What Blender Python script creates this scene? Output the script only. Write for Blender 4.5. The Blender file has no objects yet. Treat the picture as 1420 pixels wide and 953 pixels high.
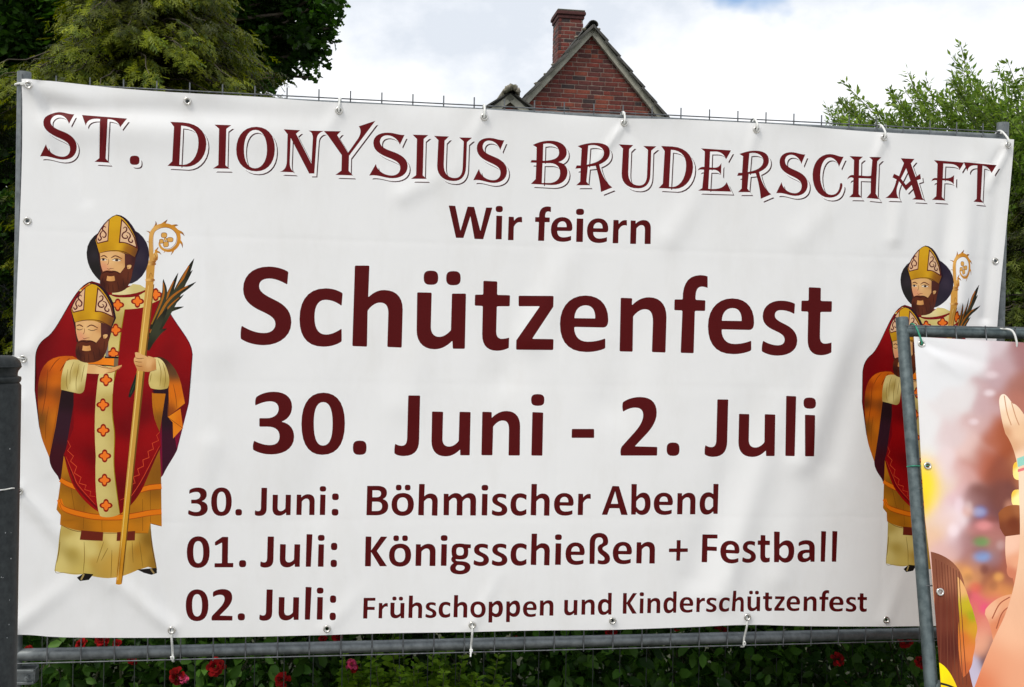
import bpy, math, random
import numpy as np
from mathutils import Vector, Matrix
from mathutils.geometry import delaunay_2d_cdt

# ------------------------------------------------------------------ scene, camera, light
S = bpy.context.scene
C = S.collection
F, CX, CY = 1500.0, 710.0, 476.5            # focal length and centre of the 1420x953 photograph, in its pixels
EYE = np.array([0.0, 0.0, 1.6])
PITCH, ROLL = -0.0063, 0.0185
_up = np.array([0, -math.sin(PITCH), math.cos(PITCH)])
_rt = np.array([1.0, 0, 0])
FW = np.array([0, math.cos(PITCH), math.sin(PITCH)])
RT = _rt*math.cos(ROLL) + _up*math.sin(ROLL)
UP = _up*math.cos(ROLL) - _rt*math.sin(ROLL)
cam_data = bpy.data.cameras.new('camera')
cam = bpy.data.objects.new('camera', cam_data); C.objects.link(cam)
cam_data.sensor_width = 36.0; cam_data.lens = 36.0*F/1420.0
cam_data.clip_start = 0.05; cam_data.clip_end = 3000
M = Matrix(((RT[0], UP[0], -FW[0], EYE[0]), (RT[1], UP[1], -FW[1], EYE[1]), (RT[2], UP[2], -FW[2], EYE[2]), (0, 0, 0, 1)))
cam.matrix_world = M
S.camera = cam
S.view_settings.view_transform = 'Standard'; S.view_settings.look = 'None'
S.view_settings.exposure = 0.45; S.view_settings.gamma = 1.0
S.view_settings.use_curve_mapping = False
S.cycles.max_bounces = 6; S.cycles.use_denoising = True

SUN_EL, SUN_AZ = math.radians(52), math.radians(-138)      # azimuth measured from +Y (view direction) clockwise
w = bpy.data.worlds.new('World'); S.world = w; w.use_nodes = True
nt = w.node_tree; nt.nodes.clear()
def wn(t, **k):
    n = nt.nodes.new(t)
    for a, b in k.items(): setattr(n, a, b)
    return n
out = wn('ShaderNodeOutputWorld'); bg = wn('ShaderNodeBackground')
sky = wn('ShaderNodeTexSky', sky_type='NISHITA', sun_disc=False, sun_elevation=SUN_EL, sun_rotation=SUN_AZ)
tc = wn('ShaderNodeTexCoord'); mp = wn('ShaderNodeMapping'); mp.inputs['Scale'].default_value = (1.0, 1.0, 1.5)
mp.inputs['Location'].default_value = (3.20, 1.2, 0.12)
n1 = wn('ShaderNodeTexNoise'); n1.inputs['Scale'].default_value = 4.2; n1.inputs['Detail'].default_value = 9; n1.inputs['Roughness'].default_value = .58
n2 = wn('ShaderNodeTexNoise'); n2.inputs['Scale'].default_value = 2.6; n2.inputs['Detail'].default_value = 6; n2.inputs['Roughness'].default_value = .5
r1 = wn('ShaderNodeValToRGB')          # cloud brightness: grey-blue bellies to white tops
r1.color_ramp.elements[0].position = .38; r1.color_ramp.elements[0].color = (.57, .61, .67, 1)
r1.color_ramp.elements[1].position = .62; r1.color_ramp.elements[1].color = (.93, .93, .94, 1)
r2 = wn('ShaderNodeValToRGB')          # where the cloud breaks and blue sky shows
r2.color_ramp.elements[0].position = .345; r2.color_ramp.elements[0].color = (0, 0, 0, 1)
r2.color_ramp.elements[1].position = .385; r2.color_ramp.elements[1].color = (1, 1, 1, 1)
sm = wn('ShaderNodeMix', data_type='RGBA', blend_type='MULTIPLY'); sm.inputs[0].default_value = 1
sm.inputs[7].default_value = (.13, .13, .13, 1)
mx = wn('ShaderNodeMix', data_type='RGBA')
L = nt.links.new
L(tc.outputs['Generated'], mp.inputs[0]); L(mp.outputs[0], n1.inputs['Vector']); L(mp.outputs[0], n2.inputs['Vector'])
L(n1.outputs[0], r1.inputs[0]); L(n2.outputs[0], r2.inputs[0])
L(sky.outputs[0], sm.inputs[6]); L(sm.outputs[2], mx.inputs[6]); L(r1.outputs[0], mx.inputs[7]); L(r2.outputs[0], mx.inputs[0])
L(mx.outputs[2], bg.inputs[0]); bg.inputs[1].default_value = 1.0; L(bg.outputs[0], out.inputs[0])

sd = bpy.data.lights.new('sun', 'SUN'); sd.energy = 1.5; sd.angle = math.radians(14); sd.color = (1, .95, .86)
sun = bpy.data.objects.new('sun', sd); C.objects.link(sun)
sdir = Vector((math.sin(SUN_AZ)*math.cos(SUN_EL), math.cos(SUN_AZ)*math.cos(SUN_EL), math.sin(SUN_EL)))
sun.rotation_euler = sdir.to_track_quat('Z', 'Y').to_euler(); sun.location = (0, 0, 30)

# ------------------------------------------------------------------ helpers
def ray(px, py):
    return FW*F + RT*(px-CX) - UP*(py-CY)
def at(px, py, d):
    """world point seen at a photo pixel, at distance d along +Y"""
    r = ray(px, py); return EYE + r*(d/r[1])
class Plane:
    """a plane with origin o, in-plane axes a (right) and b (up), normal n towards the camera"""
    def __init__(s, o, a, b):
        s.o = np.array(o, float); s.a = np.array(a, float); s.b = np.array(b, float); s.n = np.cross(s.a, s.b)
    def from_px(s, P):
        P = np.asarray(P, float).reshape(-1, 2)
        R = FW[None]*F + RT[None]*(P[:, :1]-CX) - UP[None]*(P[:, 1:]-CY)
        k = ((s.o-EYE)@s.n)/(R@s.n)
        X = EYE + R*k[:, None] - s.o
        return np.c_[X@s.a, X@s.b]
    def world(s, uv, h=0.0):
        uv = np.asarray(uv, float).reshape(-1, 2)
        return s.o + uv[:, :1]*s.a + uv[:, 1:]*s.b + np.asarray(h).reshape(-1, 1)*s.n

def lin(c):
    c = np.asarray(c, float)/255.0
    return np.where(c <= .04045, c/12.92, ((c+.055)/1.055)**2.4)

def tag(o, label=None, cat=None, group=None, kind=None):
    if label: o['label'] = label
    if cat: o['category'] = cat
    if group: o['group'] = group
    if kind: o['kind'] = kind
    return o
def thing(name, label, cat, loc=(0, 0, 0), group=None):
    o = bpy.data.objects.new(name, None); C.objects.link(o); o.location = loc; o.empty_display_size = .1
    return tag(o, label, cat, group)
def link(name, me, mat=None, parent=None, loc=None):
    o = bpy.data.objects.new(name, me); C.objects.link(o)
    if mat is not None and len(me.materials) == 0: me.materials.append(mat)
    if parent is not None:
        o.parent = parent
        if parent.type == 'EMPTY' and loc is None:      # world-space meshes under an Empty at its base
            o.matrix_parent_inverse = Matrix.Translation(parent.location).inverted()
    if loc is not None: o.location = loc
    return o

class MB:
    """collects simple shapes into one mesh"""
    def __init__(s): s.v = []; s.f = []; s.sm = []
    def add(s, V, Fs, smooth=False):
        b = len(s.v); s.v += [tuple(map(float, p)) for p in V]; s.f += [tuple(i+b for i in f) for f in Fs]; s.sm += [smooth]*len(Fs)
        return s
    def box(s, c, ax, ay, az):
        """centre and three half-axis vectors"""
        c, ax, ay, az = (np.array(q, float) for q in (c, ax, ay, az))
        V = [c+i*ax+j*ay+k*az for k in (-1, 1) for j in (-1, 1) for i in (-1, 1)]
        Fs = [(0, 2, 3, 1), (4, 5, 7, 6), (0, 1, 5, 4), (2, 6, 7, 3), (0, 4, 6, 2), (1, 3, 7, 5)]
        if np.dot(np.cross(ax, ay), az) < 0: Fs = [f[::-1] for f in Fs]
        return s.add(V, Fs)
    def bbox(s, c, ax, ay, az, e):
        """box with bevelled edges (bevel e)"""
        c, ax, ay, az = (np.array(q, float) for q in (c, ax, ay, az))
        A = [ax, ay, az]; l = [np.linalg.norm(q) for q in A]
        V = []; idx = {}
        for sx in (-1, 1):
            for sy in (-1, 1):
                for sz in (-1, 1):
                    for k in range(3):
                        q = [1-e/l[i] for i in range(3)]; q[k] = 1
                        idx[(sx, sy, sz, k)] = len(V); V.append(c + sx*q[0]*ax + sy*q[1]*ay + sz*q[2]*az)
        Fs = []
        g = lambda sx, sy, sz, k: idx[(sx, sy, sz, k)]
        for s_ in (-1, 1):
            Fs.append([g(s_, -1, -1, 0), g(s_, 1, -1, 0), g(s_, 1, 1, 0), g(s_, -1, 1, 0)])
            Fs.append([g(-1, s_, -1, 1), g(-1, s_, 1, 1), g(1, s_, 1, 1), g(1, s_, -1, 1)])
            Fs.append([g(-1, -1, s_, 2), g(1, -1, s_, 2), g(1, 1, s_, 2), g(-1, 1, s_, 2)])
        for p in (-1, 1):
            for q in (-1, 1):
                Fs.append([g(p, q, -1, 0), g(p, q, 1, 0), g(p, q, 1, 1), g(p, q, -1, 1)])
                Fs.append([g(p, -1, q, 0), g(p, 1, q, 0), g(p, 1, q, 2), g(p, -1, q, 2)])
                Fs.append([g(-1, p, q, 1), g(1, p, q, 1), g(1, p, q, 2), g(-1, p, q, 2)])
        for sx in (-1, 1):
            for sy in (-1, 1):
                for sz in (-1, 1): Fs.append([g(sx, sy, sz, 0), g(sx, sy, sz, 1), g(sx, sy, sz, 2)])
        VV = np.array(V)
        o = []
        for f in Fs:
            n = np.cross(VV[f[1]]-VV[f[0]], VV[f[2]]-VV[f[0]])
            o.append(f if n@(VV[f].mean(0)-c) > 0 else f[::-1])
        return s.add(V, o)
    def tube(s, pts, r, n=10, cap=True, smooth=True):
        pts = [np.array(p, float) for p in pts]
        rr = r if hasattr(r, '__len__') else [r]*len(pts)
        V = []; up = None
        for i, p in enumerate(pts):
            d = pts[min(i+1, len(pts)-1)] - pts[max(i-1, 0)]; d = d/(np.linalg.norm(d)+1e-12)
            if up is None:
                up = np.array([0, 0, 1.0]) if abs(d[2]) < .9 else np.array([0, 1.0, 0])
            x = np.cross(d, up); x /= np.linalg.norm(x); y = np.cross(x, d); up = y
            for k in range(n):
                a = 2*math.pi*k/n; V.append(p + rr[i]*(x*math.cos(a)+y*math.sin(a)))
        Fs = []
        for i in range(len(pts)-1):
            for k in range(n):
                k2 = (k+1) % n; Fs.append((i*n+k, i*n+k2, (i+1)*n+k2, (i+1)*n+k))
        s.add(V, Fs, smooth)
        if cap:
            s.add(V[:n], [tuple(range(n))[::-1]]); s.add(V[-n:], [tuple(range(n))])
        return s
    def lathe(s, o, prof, n=32, axis=(0, 0, 1), smooth=True):
        o = np.array(o, float); z = np.array(axis, float); z /= np.linalg.norm(z)
        x = np.cross(z, [0, 1, 0] if abs(z[1]) < .9 else [1, 0, 0]); x /= np.linalg.norm(x); y = np.cross(z, x)
        V = []
        for r, h in prof:
            for k in range(n):
                a = 2*math.pi*k/n; V.append(o + z*h + r*(x*math.cos(a)+y*math.sin(a)))
        Fs = [(i*n+k, i*n+(k+1) % n, (i+1)*n+(k+1) % n, (i+1)*n+k) for i in range(len(prof)-1) for k in range(n)]
        return s.add(V, Fs, smooth)
    def prism(s, poly, o, a, b, n0, n1):
        """polygon in the a,b plane extruded along a x b from n0 to n1"""
        o, a, b = (np.array(q, float) for q in (o, a, b)); n = np.cross(a, b); k = len(poly)
        V = [o + p[0]*a + p[1]*b + n*n0 for p in poly] + [o + p[0]*a + p[1]*b + n*n1 for p in poly]
        return s.add(V, [tuple(range(k))[::-1], tuple(range(k, 2*k))] + [(i, (i+1) % k, (i+1) % k+k, i+k) for i in range(k)])
    def mesh(s, name):
        me = bpy.data.meshes.new(name); me.from_pydata(s.v, [], s.f); me.validate()
        if any(s.sm) and len(me.polygons) == len(s.sm): me.polygons.foreach_set('use_smooth', s.sm)
        me.update(); return me
    def build(s, name, mat, parent=None): return link(name, s.mesh(name), mat, parent)

# ------------------------------------------------------------------ materials
def material(name, base=(.5, .5, .5), rough=.5, metal=0.0, spec=.5):
    m = bpy.data.materials.new(name); m.use_nodes = True
    b = m.node_tree.nodes['Principled BSDF']
    b.inputs['Base Color'].default_value = (*base, 1); b.inputs['Roughness'].default_value = rough
    b.inputs['Metallic'].default_value = metal; b.inputs['Specular IOR Level'].default_value = spec
    return m, m.node_tree, b
def noisy(name, c0, c1, scale, rough=.6, metal=0.0, bump=0.0, bscale=None, detail=6, rough2=None, dist=.01, spec=.5, coord='Object'):
    m, t, b = material(name, c0, rough, metal, spec)
    tcn = t.nodes.new('ShaderNodeTexCoord'); n = t.nodes.new('ShaderNodeTexNoise')
    n.inputs['Scale'].default_value = scale; n.inputs['Detail'].default_value = detail; n.inputs['Roughness'].default_value = .6
    r = t.nodes.new('ShaderNodeValToRGB'); r.color_ramp.elements[0].position = .36; r.color_ramp.elements[1].position = .64
    r.color_ramp.elements[0].color = (*c0, 1); r.color_ramp.elements[1].color = (*c1, 1)
    t.links.new(tcn.outputs[coord], n.inputs['Vector']); t.links.new(n.outputs[0], r.inputs[0]); t.links.new(r.outputs[0], b.inputs['Base Color'])
    if rough2 is not None:
        mr = t.nodes.new('ShaderNodeMapRange'); mr.inputs[3].default_value = rough; mr.inputs[4].default_value = rough2
        t.links.new(n.outputs[0], mr.inputs[0]); t.links.new(mr.outputs[0], b.inputs['Roughness'])
    if bump:
        n2_ = t.nodes.new('ShaderNodeTexNoise'); n2_.inputs['Scale'].default_value = bscale or scale*4; n2_.inputs['Detail'].default_value = 8
        bp = t.nodes.new('ShaderNodeBump'); bp.inputs['Strength'].default_value = bump; bp.inputs['Distance'].default_value = dist
        t.links.new(tcn.outputs[coord], n2_.inputs['Vector']); t.links.new(n2_.outputs[0], bp.inputs['Height']); t.links.new(bp.outputs[0], b.inputs['Normal'])
    return m
def print_mat(name, rough):
    m, t, b = material(name, (.8, .8, .8), rough, 0, .13)
    a = t.nodes.new('ShaderNodeAttribute'); a.attribute_name = 'Col'
    tcd = t.nodes.new('ShaderNodeTexCoord'); mpd = t.nodes.new('ShaderNodeMapping'); mpd.inputs['Scale'].default_value = (3.2, 3.2, 1.1)
    nd = t.nodes.new('ShaderNodeTexNoise'); nd.inputs['Scale'].default_value = 2.2; nd.inputs['Detail'].default_value = 9; nd.inputs['Roughness'].default_value = .65
    rd = t.nodes.new('ShaderNodeValToRGB'); rd.color_ramp.elements[0].position = .30; rd.color_ramp.elements[1].position = .52
    rd.color_ramp.elements[0].color = (.955, .95, .94, 1); rd.color_ramp.elements[1].color = (1, 1, 1, 1)
    md = t.nodes.new('ShaderNodeMix'); md.data_type = 'RGBA'; md.blend_type = 'MULTIPLY'; md.inputs[0].default_value = 1
    t.links.new(tcd.outputs['Object'], mpd.inputs[0]); t.links.new(mpd.outputs[0], nd.inputs['Vector']); t.links.new(nd.outputs[0], rd.inputs[0])
    t.links.new(a.outputs['Color'], md.inputs[6]); t.links.new(rd.outputs[0], md.inputs[7]); t.links.new(md.outputs[2], b.inputs['Base Color'])
    tcn = t.nodes.new('ShaderNodeTexCoord'); n = t.nodes.new('ShaderNodeTexNoise'); n.inputs['Scale'].default_value = 9; n.inputs['Detail'].default_value = 3
    bp = t.nodes.new('ShaderNodeBump'); bp.inputs['Strength'].default_value = .25; bp.inputs['Distance'].default_value = .006
    t.links.new(tcn.outputs['Object'], n.inputs['Vector']); t.links.new(n.outputs[0], bp.inputs['Height']); t.links.new(bp.outputs[0], b.inputs['Normal'])
    mr = t.nodes.new('ShaderNodeMapRange'); mr.inputs[3].default_value = rough-.06; mr.inputs[4].default_value = rough+.1
    t.links.new(n.outputs[0], mr.inputs[0]); t.links.new(mr.outputs[0], b.inputs['Roughness'])
    return m
def leaf_mat(name, trans=.35, rough=.45):
    m, t, b = material(name, (.05, .1, .02), rough, 0, .2)
    a = t.nodes.new('ShaderNodeAttribute'); a.attribute_name = 'Col'
    t.links.new(a.outputs['Color'], b.inputs['Base Color'])
    tr = t.nodes.new('ShaderNodeBsdfTranslucent'); mxs = t.nodes.new('ShaderNodeMixShader'); mxs.inputs[0].default_value = trans
    hs = t.nodes.new('ShaderNodeHueSaturation'); hs.inputs['Value'].default_value = 1.5; hs.inputs['Saturation'].default_value = 1.1
    t.links.new(a.outputs['Color'], hs.inputs['Color']); t.links.new(hs.outputs[0], tr.inputs['Color'])
    o = t.nodes['Material Output']
    t.links.new(b.outputs[0], mxs.inputs[1]); t.links.new(tr.outputs[0], mxs.inputs[2]); t.links.new(mxs.outputs[0], o.inputs['Surface'])
    return m
MAT = dict(
    banner=print_mat('printed_vinyl', .40), poster=print_mat('printed_poster', .42), leaf=leaf_mat('leaf'),
    petal=leaf_mat('petal', .08, .9),
    galv=noisy('galvanised_steel', (.125, .14, .145), (.22, .24, .245), 30, .42, .75, .15, 60, 6, .62, .002),
    galv_dark=noisy('weathered_steel', (.075, .10, .105), (.15, .185, .19), 34, .45, .7, .15, 60, 6, .62, .002),
    wire=noisy('wire_steel', (.10, .105, .11), (.20, .21, .22), 40, .45, .75),
    nickel=noisy('nickel_eyelet', (.55, .53, .49), (.75, .73, .69), 50, .25, 1.0),
    tie=noisy('white_nylon', (.62, .63, .60), (.78, .78, .76), 60, .45), tie_green=noisy('green_cord', (.01, .16, .09), (.02, .28, .17), 80, .6),
    anth=noisy('anthracite_paint', (.008, .011, .012), (.022, .027, .028), 55, .42, 0, .1, 120, 6, .55, .001, spec=.25),
    speck=noisy('pale_dirt', (.3, .33, .35), (.5, .5, .5), 200, .8),
    mortar=noisy('mortar', (.17, .125, .10), (.30, .23, .19), 9, .9, 0, .5, 60),
    gwire=noisy('dark_green_wire', (.02, .03, .025), (.04, .05, .04), 40, .5),
    verge=noisy('weathered_board', (.26, .26, .21), (.42, .41, .34), 6, .8, 0, .4, 40),
    tile=noisy('roof_tile', (.045, .045, .04), (.10, .095, .085), 5, .8, 0, .4, 40),
    moss=noisy('mossy_mortar', (.10, .10, .055), (.33, .30, .25), 7, .95, 0, .8, 30, dist=.03),
    cap=noisy('chimney_cap', (.06, .065, .05), (.17, .16, .13), 5, .9, 0, .6, 30, dist=.02),
    bark=noisy('bark', (.045, .035, .025), (.11, .09, .065), 12, .9, 0, .8, 40),
    stem=noisy('green_stem', (.06, .07, .03), (.10, .11, .05), 20, .7),
    concrete=noisy('concrete', (.28, .27, .25), (.42, .41, .38), 8, .9, 0, .4, 60),
    asphalt=noisy('asphalt', (.04, .04, .042), (.065, .065, .065), 60, .9, 0, .5, 300, coord='Object'),
    soil=noisy('garden_soil', (.03, .035, .015), (.06, .065, .03), 3, .95, 0, .8, 30),
)
# ------------------------------------------------------------------ flat print: outlines in pixels of enlarged photo regions
REG = dict(A=(310, 350, 4.7333), B=(580, 350, 4.7333), C=(860, 360, 4.4375), D=(330, 530, 5.2593), E=(580, 530, 4.8966), F=(850, 530, 4.7333),
           G=(610, 270, 4.5806), H=(500, 665, 5.4615), I=(750, 665, 5.4615), J=(940, 725, 5.9167), K=(250, 665, 5.9167), L=(250, 735, 5.9167),
           M=(495, 805, 5.9167), N=(730, 805, 5.9167), O=(965, 805, 5.9167),
           a=(40, 130, 5.4615), b=(290, 140, 5.9167), c=(500, 160, 5.9167), d=(720, 160, 5.4615), e=(950, 180, 5.9167), f=(1160, 180, 5.9167),
           V=(30, 280, 3.404), P=(100, 290, 7.942), R=(180, 290, 7.33), X=(0, 0, 1.0))
def superell(cx, cy, rx, ry, p=2.8, n=20):
    a = np.linspace(0, 2*math.pi, n, endpoint=False)
    return np.c_[cx+rx*np.sign(np.cos(a))*np.abs(np.cos(a))**(2/p), cy+ry*np.sign(np.sin(a))*np.abs(np.sin(a))**(2/p)]
def path(d, rnd=0.0, seg=7):
    """SVG-like M/L/C path or 'D cx,cy,rx,ry' dot -> closed polygon; corners rounded by rnd"""
    if d[0] == 'D':
        return superell(*[float(q) for q in d[1:].split(',')])
    P = []; knots = []; cur = None
    tok = d.replace('M', ' M ').replace('L', ' L ').replace('C', ' C ').replace('Z', '').split()
    i = 0; mode = 'M'
    pt = lambda s_: np.array([float(q) for q in s_.split(',')])
    while i < len(tok):
        if tok[i] in 'MLC': mode = tok[i]; i += 1; continue
        if mode in 'ML':
            cur = pt(tok[i]); i += 1; P.append(cur); knots.append(True)
        else:
            p0 = cur; p1, p2, p3 = pt(tok[i]), pt(tok[i+1]), pt(tok[i+2]); i += 3
            for k in range(1, seg+1):
                u = k/seg; P.append((1-u)**3*p0+3*(1-u)**2*u*p1+3*(1-u)*u*u*p2+u**3*p3); knots.append(k == seg)
            cur = p3
    P = np.array(P)
    if np.linalg.norm(P[0]-P[-1]) < .5: P = P[:-1]; knots = knots[:-1]
    if rnd <= 0: return P
    out_ = []; n = len(P)
    for i in range(n):
        a, b_, c = P[i-1], P[i], P[(i+1) % n]
        da, dc = a-b_, c-b_; la, lc = np.linalg.norm(da), np.linalg.norm(dc)
        cosang = -(da@dc)/(la*lc+1e-9)
        if knots[i] and cosang < .82:
            r = min(rnd, la*.48, lc*.48); q0 = b_+da/la*r; q1 = b_+dc/lc*r
            for u in (0, .33, .67, 1): out_.append((1-u)**2*q0+2*(1-u)*u*b_+u*u*q1)
        else: out_.append(b_)
    return np.array(out_)
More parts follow.
